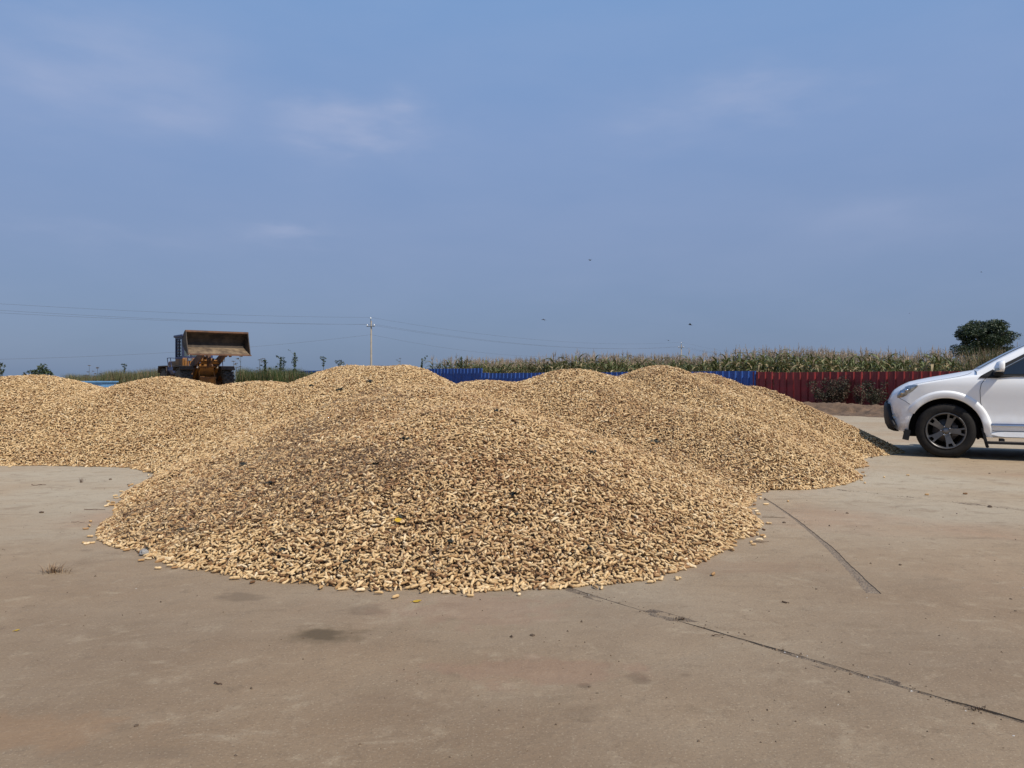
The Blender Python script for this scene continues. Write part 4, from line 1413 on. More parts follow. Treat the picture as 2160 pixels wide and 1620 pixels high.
# side windows: polygons on the flank of the cabin
def flank(u, z, off):
    sec = green_section(u)
    y = float(np.interp(z, [p[1] for p in sec[:7]], [p[0] for p in sec[:7]]))
    return C(u, y + off, z)
def on_flank(name, poly, m, off, th=.03):
    """flat polygon laid on the flank, with thickness"""
    for s in (1, -1):
        b = MB()
        a = [flank(u, z, off) for u, z in poly]; c = [flank(u, z, off - th) for u, z in poly]
        if s < 0:
            a = [(p[0], -p[1], p[2]) for p in a]; c = [(p[0], -p[1], p[2]) for p in c]
        n = len(poly)
        b.add(a + c, [tuple(range(n)) if s < 0 else tuple(range(n - 1, -1, -1))] + [((i + 1) % n, i, n + i, n + (i + 1) % n) if s < 0 else (i, (i + 1) % n, n + (i + 1) % n, n + i) for i in range(n)])
        b.build(name, m, car)
on_flank('window_surround', [(1.235, 1.062), (1.262, 1.092), (1.46, 1.212), (1.78, 1.386), (2.04, 1.515), (2.28, 1.572), (2.28, 1.085), (1.62, 1.082), (1.44, 1.060)], M_black, .036)
on_flank('front_window', [(1.515, 1.112), (1.545, 1.185), (1.79, 1.335), (2.05, 1.478), (2.255, 1.535), (2.255, 1.112)], M_glass, .040)
on_flank('rear_window', [(2.36, 1.112), (2.36, 1.545), (2.7, 1.575), (3.1, 1.565), (3.1, 1.115)], M_glass, .012)
on_flank('quarter_window', [(3.2, 1.13), (3.2, 1.555), (3.6, 1.52), (3.85, 1.35), (3.9, 1.14)], M_glass, .012)
# visor strip over the front window
b = MB()
vis = [(1.46, 1.205), (1.53, 1.245), (1.78, 1.394), (2.04, 1.522), (2.3, 1.580)]
for s in (1, -1):
    a = [flank(u, z, .016) for u, z in vis]; c = [flank(u + .025, z - .040, .040) for u, z in vis]
    if s < 0: a = [(p[0], -p[1], p[2]) for p in a]; c = [(p[0], -p[1], p[2]) for p in c]
    n = len(vis)
    b.add(a + c, [(i, i + 1, n + i + 1, n + i) for i in range(n - 1)])
M_visor = mat('smoked_visor', (.20, .24, .28), .15, coat=.6)
b.build('rain_visor', M_visor, car)

# door gaps, bonnet gap, bumper gap: thin dark grooves laid along the body
def seam(name, pts2, r=.0035, off=.0005, both=True):
    b = MB()
    fine = []
    for i in range(len(pts2) - 1):
        for k in range(6):
            t = k / 6; fine.append((pts2[i][0] + (pts2[i + 1][0] - pts2[i][0]) * t, pts2[i][1] + (pts2[i + 1][1] - pts2[i][1]) * t))
    fine.append(pts2[-1])
    for s in (1, -1):
        b.tube([C(u, s * (side_y(u, z) + off), z) for u, z in fine], r, 5)
    b.build(name, M_seam, car)
seam('door_gap', [(1.355, 1.095), (1.31, 1.05), (1.265, .985), (1.25, .90), (1.258, .75), (1.285, .62), (1.305, .52), (1.325, .435), (1.37, .385), (1.42, .37)])
seam('door_gap', [(1.42, .372), (1.8, .372), (2.3, .372)])
seam('door_gap', [(2.32, 1.10), (2.33, .9), (2.33, .6), (2.32, .372)])
seam('bumper_gap', [(.205, .80), (.27, .775), (.36, .745), (.44, .705)], .003)
def top_pt(u, fr):
    """place on the bonnet: fr 0 at the shoulder, 1 at the middle"""
    sec = body_section(u)
    y0 = sec[16][0]
    y = y0 * (1 - fr)
    ys = [p[0] for p in sec[16:]][::-1]; zs_ = [p[1] for p in sec[16:]][::-1]
    return u, y, float(np.interp(y, ys, zs_))
b = MB()
for s in (1, -1):
    b.tube([C(u, s * y, z + .0005) for u, y, z in (top_pt(u, f) for u, f in ((.34, .10), (.5, .075), (.7, .06), (.9, .06), (1.0, .075), (1.07, .11), (1.13, .19), (1.17, .30)))], .0035, 5)
b.build('bonnet_gap', M_seam, car)

# headlight
def side_patch(name, outline, m, off, crown=.0, parent=car, nn=9):
    """outline: (upper curve, lower curve) over the same u values; bulges by crown in the middle"""
    up, lo = outline
    b = MB()
    for s in (1, -1):
        vs, fs_ = [], []
        for (u, z1), (u2, z0) in zip(up, lo):
            for k in range(nn):
                t = k / (nn - 1)
                z = z0 + (z1 - z0) * t; uu = u2 + (u - u2) * t
                zs_ = ZS(uu)
                if z <= zs_: p = (uu, side_y(uu, z), z)
                else:
                    sec = body_section(uu); zz = [q[1] for q in sec[16:]]; yy = [q[0] for q in sec[16:]]
                    p = (uu, float(np.interp(z, zz, yy)), z)
                e = off + crown * math.sin(math.pi * t)
                vs.append(C(p[0] - e * .25, s * (p[1] + e), p[2] + e * .25))
        for i in range(len(up) - 1):
            for k in range(nn - 1):
                q = (i * nn + k, (i + 1) * nn + k, (i + 1) * nn + k + 1, i * nn + k + 1)
                fs_.append(q if s > 0 else q[::-1])
        b.add(vs, fs_, 0, True)
    return b.build(name, m, parent)
hu = [.195, .21, .26, .31, .37, .42, .47, .53]
hup = [.83, .852, .892, .922, .948, .962, .972, .974]
hlo = [.788, .79, .794, .801, .822, .85, .885, .945]
hl = side_patch('headlight', ([(u, z) for u, z in zip(hu, hup)], [(u, z) for u, z in zip(hu, hlo)]), M_lens, .004, .012)
b = MB()
for s in (1, -1):
    for (u, z, r) in ((.30, .860, .022), (.385, .895, .022)):
        b.lathe([(0, -.012), (r * .6, -.010), (r, -.002), (r * 1.02, .004), (r * 1.02, .012)], 14, 'Y', C(u, s * (side_y(u, z) + .014), z))
b.build('lamp_reflector', M_chrome, car)
side_patch('turn_signal', ([(.235, .805), (.265, .812), (.29, .82)], [(.235, .794), (.265, .80), (.29, .81)]), M_amber, .010, .004, nn=4)
# scuffed fog lamp recess in the bumper
b = MB()
for s in (1, -1):
    b.lathe([(.0, .010), (.028, .006), (.036, -.004), (.040, .008)], 16, 'Y', C(.155, s * (side_y(.155, .52) + .004), .535))
b.build('fog_lamp', M_lens, car)

# black guard bar round the lower nose
b = MB()
path = []
for i in range(41):
    t = -1 + 2 * i / 40
    a = t * 1.22
    path.append((a))
vs, fs_ = [], []
prof = [(.0, .70), (.045, .715), (.062, .66), (.060, .52), (.040, .42), (-.01, .345), (-.06, .325), (-.06, .40), (-.03, .55)]
uy = []
for i in range(41):
    t = -1 + 2 * i / 40
    y = .80 * math.sin(t * math.pi / 2) ** 1 if True else 0
    # nose outline: distance behind the nose for that half width
    uu = float(np.interp(abs(y), [W_(x) for x in np.linspace(-.02, .45, 40)], np.linspace(-.02, .45, 40)))
    uy.append((uu, y))
for i, (u, y) in enumerate(uy):
    a = uy[max(i - 1, 0)]; c = uy[min(i + 1, 40)]
    d = Vector((c[0] - a[0], c[1] - a[1])).normalized(); nn_ = Vector((-d.y, d.x))
    if nn_.x > 0: nn_ = -nn_
    end = abs(y) / .80
    for o, z in prof:
        zz = z if end < .8 else z - (z - .33) * (end - .8) / .2 * .75
        vs.append(C(u + nn_.x * o * 1.25, y + nn_.y * o, zz))
m_ = len(prof)
for i in range(40):
    for j in range(m_):
        j2 = (j + 1) % m_
        fs_.append((i * m_ + j, i * m_ + j2, (i + 1) * m_ + j2, (i + 1) * m_ + j))
b.add(vs, fs_, 0, True)
b.build('bumper_guard', M_black, car, fix=True)
b = MB(); b.box((.140, 0, .70), (.020, .62, .07)); b.box((.140, 0, .60), (.020, .66, .05)); b.build('grille', M_black, car)

# chrome strip, sill cover, running board, mud flap
def strip_side(name, m, u0, u1, z0, z1, off0, off1, n=20):
    b = MB()
    for s in (1, -1):
        vs = []
        for i in range(n + 1):
            u = u0 + (u1 - u0) * i / n
            tp = min(1, (i + .25) / 1.6)
            y = max(side_y(u, z0), side_y(u, z1)) + .003
            zc_ = (z0 + z1) / 2
            vs += [C(u, s * (y - .02), zc_ + (z1 - zc_) * tp), C(u, s * (y + off1), zc_ + (z1 - zc_) * tp), C(u, s * (y + off0), zc_ + (z0 - zc_) * tp), C(u, s * (y - .02), zc_ + (z0 - zc_) * tp)]
        fs_ = [(i * 4 + k, i * 4 + (k + 1) % 4, (i + 1) * 4 + (k + 1) % 4, (i + 1) * 4 + k) for i in range(n) for k in range(4)]
        fs_ = [f if s < 0 else f[::-1] for f in fs_] + [(0, 3, 2, 1)]
        b.add(vs, fs_)
    return b.build(name, m, car, fix=True)
strip_side('chrome_strip', M_chrome, 1.335, 2.98, .442, .462, .014, .012)
M_bluefilm = mat('blue_film', (.03, .06, .22), .25, coat=.5)
strip_side('edge_film', M_bluefilm, 1.345, 2.98, .464, .470, .010, .010)
strip_side('sill_cover', M_white, 1.38, 2.96, .300, .366, .022, .014)
b = MB()
for s in (1, -1):
    b.box((2.2, -s * .895, .222), (1.75, .13, .030)); b.box((2.2, -s * .905, .240), (1.70, .06, .006), mat=1)
    for u in (1.5, 2.2, 2.9): b.box((u, -s * .80, .25), (.05, .2, .04))
b.build('running_board', [M_black, M_chrome], car)
b = MB()
for s in (1, -1):
    b.box((WU + WR + .005, -s * .79, .28), (.03, .17, .26), (0, R(-14), 0))
b.build('mud_flap', M_black, car)
b = MB()
for s in (1, -1):
    b.box((WU - WR - .02, -s * .76, .29), (.08, .20, .14), (0, R(12), 0))
b.build('arch_flap', M_black, car)

# door mirror
for s in (1, -1):
    b = MB()
    pr = [(1.395, 1.19, .0), (1.40, 1.155, .01), (1.415, 1.143, .02), (1.485, 1.143, .03), (1.495, 1.19, .03), (1.495, 1.275, .03), (1.48, 1.286, .03), (1.43, 1.268, .02)]
    yi, yo = W_(1.5) + .045, W_(1.5) + .215
    vs = []
    n = len(pr)
    uc = sum(p[0] for p in pr) / n; zc_ = sum(p[1] for p in pr) / n
    for (sc_, y) in ((.80, yi), (1., yi + .04), (1.0, yo - .06), (.80, yo - .01), (.4, yo)):
        for u, z, _ in pr:
            vs.append(C(uc + (u - uc) * sc_ + (.02 if y > yi + .05 else 0), s * y, zc_ + (z - zc_) * sc_))
    fs_ = [(k * n + i, k * n + (i + 1) % n, (k + 1) * n + (i + 1) % n, (k + 1) * n + i) for k in range(4) for i in range(n)]
    fs_ += [tuple(range(n)), tuple(range(4 * n, 5 * n))]
    b.add(vs, fs_, 0, True)
    mo = b.build('mirror', M_white, car, fix=True)
    b = MB(); b.box((1.42, -s * (yi + .10), 1.172), (.055, .16, .034), (0, R(-8), 0)); b.build('mirror_lamp', M_lens, mo)
    b = MB(); b.box((1.45, -s * (yi - .03), 1.125), (.10, .20, .04), (R(8) * s, 0, 0)); b.build('mirror_arm', M_black, mo)

# wheels
def make_wheel(c, front):
    wr = empty('wheel', (0, 0, 0)); wr.parent = car; wr.location = (c, -.785, WZ)
    b = MB()
    w = .112
    prof = [(.235, -w + .012), (.262, -w - .002), (.30, -w - .004), (.335, -w + .006), (.352, -w + .028), (.359, -w + .06)]
    prof += [(.362, -.03), (.357, -.026), (.357, -.018), (.362, -.014), (.362, .014), (.357, .018), (.357, .026), (.362, .03), (.359, w - .06), (.352, w - .028), (.335, w - .006), (.30, w), (.235, w - .012)]
    b.lathe(prof, 64, 'Y'); b.build('tyre', M_rub, wr)
    b = MB()
    b.lathe([(.236, -w + .010), (.242, -w - .002), (.236, -w - .006), (.226, -w - .002), (.220, -w + .014), (.212, -w + .03), (.208, .09), (.236, .10)], 56, 'Y')
    b.build('rim', M_rim, wr)
    b = MB(); b.lathe([(.0, -.01), (.15, -.01), (.155, .0), (.155, .01), (.0, .01)], 40, 'Y'); b.box((.11, -.012, .0), (.07, .05, .14)); b.build('brake_disc', M_disc, wr)
    y0, y1 = -w + .006, -w + .040
    for k in range(5):
        a = R(70) + k * 2 * math.pi / 5
        ca, sa = math.cos(a), math.sin(a)
        out = [(.045, -.036), (.10, -.036), (.16, -.043), (.222, -.058), (.224, -.030), (.178, -.020), (.176, .020), (.224, .030), (.222, .058), (.16, .043), (.10, .036), (.045, .036)]
        b = MB()
        n = len(out)
        vs = []
        for depth, shr in ((y1, 1.0), (y0 + .004, 1.0), (y0, .93)):
            for r, t in out:
                dish = .022 * (1 - r / .224)            # the hub sits a little deeper
                t2 = t * (shr if abs(t) > .03 or r < .17 else (2 - shr))
                vs.append((r * ca - t2 * sa, depth + dish, r * sa + t2 * ca))
        fs_ = [(q * n + i, q * n + (i + 1) % n, (q + 1) * n + (i + 1) % n, (q + 1) * n + i) for q in range(2) for i in range(n)]
        # front face in convex pieces: hub part, left prong, right prong
        o2 = 2 * n
        fs_ += [tuple(o2 + i for i in (0, 1, 10, 11)), tuple(o2 + i for i in (1, 2, 5, 6, 9, 10)), tuple(o2 + i for i in (2, 3, 4, 5)), tuple(o2 + i for i in (6, 7, 8, 9))]
        b.add(vs, fs_)
        b.build('spoke', M_rim, wr, fix=True)
    b = MB(); b.lathe([(0, y0 + .008), (.030, y0 + .010), (.036, y0 + .018), (.075, y0 + .024), (.082, y0 + .05)], 30, 'Y'); b.build('hub_cap', M_rim, wr)
    # round badge of crossed ovals, as small relief
    b = MB()
    for rx, rz, cz in ((.022, .015, 0), (.007, .013, .0), (.015, .006, .006)):
        b.tube([(rx * math.cos(q * math.pi / 10), y0 + .007, cz + rz * math.sin(q * math.pi / 10)) for q in range(21)], .0014, 4)
    b.build('badge', M_chrome, wr)
    for k in range(5):
        a = R(70 + 36) + k * 2 * math.pi / 5
        b = MB(); b.lathe([(0, y0 + .002), (.008, y0 + .003), (.010, y0 + .012), (.010, y0 + .03), (.018, y0 + .031), (.018, y0 + .028)], 8, 'Y', (.057 * math.cos(a), 0, .057 * math.sin(a)))
        b.build('wheel_nut', M_chrome, wr)
    return wr
w1 = make_wheel(WU, True)
def copy_tree(o, parent):
    c = o.copy(); COL.objects.link(c); c.parent = parent
    for ch in list(o.children): copy_tree(ch, c)
    return c
w2 = copy_tree(w1, car); w2.location = (RU, -.785, WZ)
for u in (WU, RU):
    w = copy_tree(w1, car); w.location = (u, .785, WZ); w.rotation_euler = (0, 0, math.pi)
for s in (1, -1):
    b = MB(); b.box((2.12, -s * (side_y(2.1, .95) + .018), .97), (.16, .03, .035)); bevel(b.build('door_handle', M_white, car), .01)
b = MB(); b.box((4.40, 0, .95), (.10, 1.3, .18)); b.build('tail_lamp', M_amber, car)
# ------------------------------------------------------------------ wheel loader
M_or = mat('loader_orange', (.30, .125, .018), .6, scale=2.2, col2=(.09, .04, .016), bump=.2, bscale=14)
M_rust = mat('rusty_steel', (.16, .075, .035), .8, scale=3.5, col2=(.07, .035, .02), bump=.4, bscale=20)
M_lblue = mat('loader_blue', (.028, .042, .12), .5, scale=4, col2=(.014, .02, .05))
M_buck = mat('bucket_steel', (.085, .06, .04), .75, scale=2.4, col2=(.02, .015, .012), metal=.1, bump=.35, bscale=9)
M_buckf = mat('bucket_floor_lit', (.26, .185, .11), .7, scale=3.0, col2=(.075, .05, .032), bump=.35, bscale=9)  # lighter bucket floor: the sunlight on it is put into the colour
M_tyreL = mat('loader_tyre', (.035, .032, .030), .9, scale=5, col2=(.075, .062, .048), bump=.4, bscale=25)
M_cglass = mat('cab_glass', (.10, .13, .14), .08, coat=1.)
M_lampw = mat('lamp_white', (.85, .85, .86), .2)
M_fend = mat('dusty_fender', (.075, .055, .042), .8, scale=4, col2=(.035, .027, .022))
LD = 39.0
LYAW = R(38)
ldr = empty('wheel_loader', (*P(431, HZ, LD).xy, 0), 0)
# local axes: +y forward (towards the camera and a little right), +x is the machine's right... seen from the camera, on the left
ldr.rotation_euler = (0, 0, math.pi + LYAW)
tag(ldr, 'rusty orange wheel loader with blue cab, wide bucket raised towards the yard', 'wheel loader')
Lp = lambda b, n, m, par=ldr, **k: b.build(n, m, par, **k)
def loader_wheel(x, y):
    w = empty('wheel'); w.parent = ldr; w.location = (x, y, .80)
    b = MB()
    hw = .27
    b.lathe([(.42, -hw + .03), (.56, -hw), (.70, -hw + .02), (.765, -hw + .07), (.775, 0), (.765, hw - .07), (.70, hw - .02), (.56, hw), (.42, hw - .03)], 40, 'X')
    Lp(b, 'tyre', M_tyreL, w)
    b = MB()
    for i in range(22):
        a = 2 * math.pi * i / 22
        for s in (1, -1):
            aa = a + (math.pi / 22 if s < 0 else 0)
            for q in range(2):
                ap = aa + q * .13
                b.box((s * (.075 + .115 * q), .782 * math.cos(ap), .782 * math.sin(ap)), (.15, .115, .05), (ap - math.pi / 2 if False else ap + math.pi / 2, 0, s * .5 * 0))
    Lp(b, 'tread', M_tyreL, w)
    b = MB(); b.lathe([(0, -.16), (.16, -.17), (.20, -.10), (.36, -.12), (.42, -.22), (.44, -.23), (.44, .23), (.42, .22), (.36, .12), (.16, .17), (0, .16)], 28, 'X'); Lp(b, 'rim', M_or, w)
for x in (1.0, -1.0):
    for y in (0, -2.75):
        loader_wheel(x, y)
# front frame
b = MB()
for x in (.36, -.36):
    b.prism([(-.75, .62), (.45, .55), (.55, .95), (.30, 1.55), (.0, 1.85), (-.35, 1.80), (-.75, 1.1)], x - .03, x + .03, 'X')
b.box((0, .48, .86), (.66, .05, .60), (R(-12), 0, 0)); b.box((0, .30, 1.42), (.68, .05, .48), (R(-28), 0, 0)); b.box((0, -.2, .7), (.7, 1.1, .12))
b.box((0, .55, 1.12), (.80, .10, .07)); b.box((0, .40, 1.66), (.82, .12, .06))
Lp(b, 'front_frame', M_or)
b = MB(); b.box((0, .58, .52), (.9, .16, .20)); b.box((0, 0, .80), (1.6, .22, .26)); b.lathe([(0, -.3), (.2, -.22), (.27, 0), (.2, .22), (0, .3)], 14, 'Y', (0, .06, .80)); Lp(b, 'front_axle', M_rust)
# lift arms, cylinders, linkage
AP, BP = (-.30, 1.70), (1.62, 2.30)               # arm pivot and bucket pin (forward, height)
for x in (.52, -.52):
    b = MB()
    b.prism([(AP[0] - .14, AP[1] + .06), (AP[0], AP[1] + .18), (.75, 2.22), (BP[0], BP[1] + .12), (BP[0] + .10, BP[1]), (BP[0], BP[1] - .12), (.8, 1.82), (AP[0], AP[1] - .14)], x - .045, x + .045, 'X')
    Lp(b, 'lift_arm', M_rust)
    b = MB(); b.tube([(x * .92, -.25, 1.0), (x * .92, .5, 1.62)], .075, 10); b.tube([(x * .92, .5, 1.62), (x * .92, .85, 1.86)], .04, 8, 1); Lp(b, 'lift_cylinder', [M_or, M_chrome])
b = MB(); b.tube([(-.52, .62, 1.90), (.52, .62, 1.90)], .11, 10); Lp(b, 'arm_crossbeam', M_or)
b = MB(); b.prism([(.45, 2.42), (.62, 2.55), (.85, 2.05), (.80, 1.62), (.62, 1.62), (.60, 2.0)], -.07, .07, 'X'); Lp(b, 'bell_crank', M_rust)
b = MB(); b.tube([(0, -.28, 1.78), (0, .2, 2.2)], .08, 10); b.tube([(0, .2, 2.2), (0, .5, 2.46)], .045, 8, 1); Lp(b, 'tilt_cylinder', [M_or, M_chrome])
b = MB(); b.tube([(0, .78, 1.70), (0, 1.45, 2.02)], .05, 8); Lp(b, 'tilt_rod', M_rust)
# fenders at the front axle
for x in (1.0, -1.0):
    b = MB(); b.box((x, -.05, 1.68), (.66, 1.05, .05), mat=0); b.box((x, .50, 1.60), (.66, .06, .19), (R(28), 0, 0)); b.box((x, -.6, 1.58), (.66, .06, .22), (R(-28), 0, 0)); b.box((x * .72, -.05, 1.5), (.05, .9, .36))
    Lp(b, 'fender', M_fend)
# lamps on the front frame
for x in (.80, -.80):
    b = MB(); b.tube([(x, .30, 1.70), (x, .30, 1.95)], .02, 6); b.box((x, .32, 2.02), (.18, .12, .16)); la = Lp(b, 'work_lamp', M_lblue)
    b = MB(); b.box((x, .386, 2.02), (.14, .012, .12)); Lp(b, 'lens', M_lens, la)
for x in (.88,):
    b = MB(); b.tube([(x - .03, .1, 1.70), (x - .05, .1, 2.02), (x - .30, .1, 2.06)], .016, 6); b.tube([(-x + .0, .1, 1.70), (-x + .02, .1, 2.0), (-x + .2, .1, 2.10)], .016, 6); Lp(b, 'fender_rail', M_lblue)
# rear body
b = MB()
b.box((0, -3.0, 1.55), (1.25, 2.5, .90)); b.box((0, -1.5, 1.1), (1.15, 1.4, .55)); b.box((0, -3.0, .95), (1.0, 2.4, .4)); b.box((0, -4.2, 1.1), (1.5, .35, .7))
bevel(Lp(b, 'engine_hood', M_or), .05)
b = MB(); b.box((0, -2.75, .8), (1.7, .24, .28)); Lp(b, 'rear_axle', M_rust)
for x in (1.0, -1.0):
    b = MB(); b.box((x, -2.75, 1.72), (.62, 1.5, .05)); b.box((x, -3.55, 1.55), (.62, .05, .36), (R(-20), 0, 0)); b.box((x, -1.98, 1.50), (.62, .05, .46), (R(20), 0, 0)); Lp(b, 'rear_fender', M_fend)
# platform, tank steps and rails on both sides of the cab
for x in (1.0, -1.0):
    s = 1 if x > 0 else -1
    b = MB(); b.prism([(s * .58, 1.58), (s * 1.22, 1.66), (s * 1.26, 1.50), (s * 1.10, 1.28), (s * .58, 1.20)], -2.05, -1.05, 'Y'); pl = Lp(b, 'step_platform', M_lblue)
    b = MB(); b.prism([(s * .98, 1.28), (s * 1.16, 1.26), (s * 1.06, .55), (s * .90, .55)], -1.85, -1.30, 'Y'); b.box((s * 1.03, -1.28, .92), (.16, .03, .3), mat=1); Lp(b, 'access_step', [M_or, M_rust], pl)
    b = MB()
    for y in (-2.0, -1.4): b.tube([(s * 1.18, y, 1.62), (s * 1.24, y, 2.12)], .018, 6)
    b.tube([(s * 1.24, -2.0, 2.12), (s * 1.24, -1.4, 2.12), (s * .70, -1.10, 2.08)], .018, 6); b.tube([(s * 1.21, -2.0, 1.86), (s * 1.21, -1.4, 1.86)], .014, 6)
    Lp(b, 'handrail', M_lblue, pl)
b = MB(); b.box((0, -1.75, 1.88), (1.5, 1.35, .52)); b.box((.42, -1.05, 1.80), (.5, .12, .5)); b.box((-.42, -1.05, 1.80), (.5, .12, .5)); bevel(Lp(b, 'cab_base', M_or), .05)
# cab
CZ0, CZ1, CW, CY0, CY1 = 2.10, 3.20, .70, -2.35, -1.15
b = MB()
for x in (CW, -CW):
    b.box((x, CY1, (CZ0 + CZ1) / 2), (.10, .10, CZ1 - CZ0)); b.box((x, CY0, (CZ0 + CZ1) / 2), (.10, .10, CZ1 - CZ0)); b.box((x, -1.85, (CZ0 + CZ1) / 2), (.07, .08, CZ1 - CZ0))
    b.box((x, -1.75, CZ0 + .04), (.09, 1.2, .10)); b.box((x, -1.75, CZ1 - .05), (.09, 1.2, .10))
b.box((0, CY1, CZ0 + .05), (1.4, .09, .12)); b.box((0, CY1, CZ1 - .06), (1.4, .09, .12)); b.box((0, CY0, CZ0 + .05), (1.4, .09, .12)); b.box((0, CY0, CZ1 - .06), (1.4, .09, .12))
b.box((.32, CY1 + .01, (CZ0 + CZ1) / 2), (.06, .06, 1.0))
cabf = Lp(b, 'cab_frame', M_lblue)
b = MB(); b.box((0, -1.75, CZ1 + .05), (1.62, 1.55, .13)); bevel(Lp(b, 'cab_roof', M_lblue), .04)
for x in (CW - .01, -CW + .01):
    for y0, y1 in ((-2.30, -1.89), (-1.81, -1.20)):
        b = MB(); b.box((x, (y0 + y1) / 2, (CZ0 + CZ1) / 2), (.012, y1 - y0, CZ1 - CZ0 - .24)); Lp(b, 'window', M_cglass, cabf)
b = MB(); b.box((0, CY1, (CZ0 + CZ1) / 2), (1.28, .012, CZ1 - CZ0 - .22)); Lp(b, 'windscreen', M_cglass, cabf)
b = MB(); b.box((0, CY0, (CZ0 + CZ1) / 2), (1.28, .012, CZ1 - CZ0 - .22)); Lp(b, 'rear_window', M_cglass, cabf)
b = MB(); b.box((.50, CY1 + .16, CZ1 - .06), (.24, .12, .13)); b.box((-.50, CY1 + .16, CZ1 - .06), (.24, .12, .13)); lm = Lp(b, 'roof_lamp', M_lampw)
b = MB()
for k in range(5): b.box((CW + .055, -1.84, CZ0 + .22 + k * .16), (.03, .14, .05))
Lp(b, 'cab_vent', M_rust, cabf)
b = MB(); b.box((0, -1.85, 2.35), (.5, .5, .4)); b.box((0, -2.05, 2.65), (.48, .12, .6)); Lp(b, 'driver_seat', M_black)
b = MB(); b.tube([(.35, -3.3, 2.0), (.35, -3.3, 2.65)], .06, 10); Lp(b, 'exhaust_pipe', M_rust)
# bucket: open side towards the camera, floor tipped down a little
BW = 1.43
ZU = .20                                            # the arms are raised
lip, heel = (2.42, 2.02 + ZU), (1.74, 2.36 + ZU)
sec = [lip, (2.08, 2.19 + ZU), heel] + [(f, z + ZU) for f, z in ((1.62, 2.47), (1.58, 2.62), (1.62, 2.78), (1.74, 2.93), (1.92, 3.06), (2.06, 3.11))]
b = MB()
inn = [(p[0] + .0, p[1]) for p in sec]
outr = []
for i, p in enumerate(sec):
    a = Vector(sec[max(i - 1, 0)]); c = Vector(sec[min(i + 1, len(sec) - 1)]); d = (c - a).normalized(); nn_ = Vector((-d.y, d.x))
    if nn_.x > 0 and i > 2: nn_ = -nn_
    if i <= 2: nn_ = Vector((-abs(nn_.x), -abs(nn_.y)))
    outr.append((p[0] + nn_.x * .045, p[1] + nn_.y * .045))
n = len(sec)
vs = [(x, f, z) for x in (-BW, -BW * .33, BW * .33, BW) for f, z in inn] + [(x, f, z) for x in (-BW, -BW * .33, BW * .33, BW) for f, z in outr]
fs_, ms = [], []
for k in range(3):
    for i in range(n - 1):
        b_ = k * n
        fs_.append((b_ + i, b_ + n + i, b_ + n + i + 1, b_ + i + 1)); ms.append(1 if i < 2 else 0)
        o = 4 * n
        fs_.append((o + b_ + i, o + b_ + i + 1, o + b_ + n + i + 1, o + b_ + n + i)); ms.append(0)
bk = MB()
for f, m_ in zip(fs_, ms):
    bk.f.append(list(f)); bk.m.append(m_); bk.sm.append(False)
bk.v = vs
for k in range(3):
    for i in (0, n - 1):
        bk.f.append([k * n + i, (k + 1) * n + i, 4 * n + (k + 1) * n + i, 4 * n + k * n + i]); bk.m.append(0); bk.sm.append(False)
buck = bk.build('bucket', [M_buck, M_buckf], ldr, fix=True)
for x in (BW, -BW):
    s = 1 if x > 0 else -1
    b = MB(); b.prism([(lip[0] + .02, lip[1] - .02)] + [(p[0], p[1]) for p in outr[1:]] + [(2.12, 3.05 + ZU), (2.20, 2.72 + ZU), (2.34, 2.32 + ZU)], x, x + s * .04, 'X'); Lp(b, 'side_plate', M_buck, buck)
b = MB(); b.prism([(lip[0] + .10, lip[1] - .055), (lip[0] + .10, lip[1] - .02), (lip[0] - .15, lip[1] + .055), (lip[0] - .17, lip[1] + .005)], -BW - .05, BW + .05, 'X'); Lp(b, 'cutting_edge', M_rust, buck)
b = MB(); b.prism([(2.03, 3.10 + ZU), (2.10, 3.14 + ZU), (2.12, 3.07 + ZU), (2.05, 3.03 + ZU)], -BW - .04, BW + .04, 'X'); Lp(b, 'top_edge', M_rust, buck)
b = MB()
for x in (-.55, .55, -.12, .12): b.prism([(1.46, 2.75 + ZU), (1.56, 2.80 + ZU), (1.60, 2.40 + ZU), (1.62, 2.14 + ZU), (1.50, 2.02 + ZU)], x - .03, x + .03, 'X')
Lp(b, 'hinge_plate', M_rust, buck)
for x in (-.42, -.62):
    b = MB(); b.lathe([(0, -.06), (.10, -.05), (.11, 0), (.10, .05), (0, .06)], 12, 'X', (x, 2.0, 2.02 + ZU)); Lp(b, 'pin_boss', M_rust, buck)
# ------------------------------------------------------------------ loose peanuts, stalks, leaves and crumbs
M_stem = mat('dry_stem', (.34, .23, .13), .8, var=.5, scale=20, per_obj=.4)
M_stemd = mat('dark_stem', (.12, .065, .035), .85, var=.5, scale=20, per_obj=.3)
M_wilt = mat('wilted_leaf', (.030, .032, .022), .75, var=.5, scale=40)
M_yel = mat('yellow_leaf', (.72, .46, .03), .55, var=.3, scale=30, thin=.2)
M_clod = mat('earth_clod', (.16, .11, .07), .95, scale=40, col2=(.08, .055, .036), bump=.5, bscale=90)
M_peb = mat('pale_pebble', (.60, .57, .52), .8, scale=60, bump=.3, bscale=120)

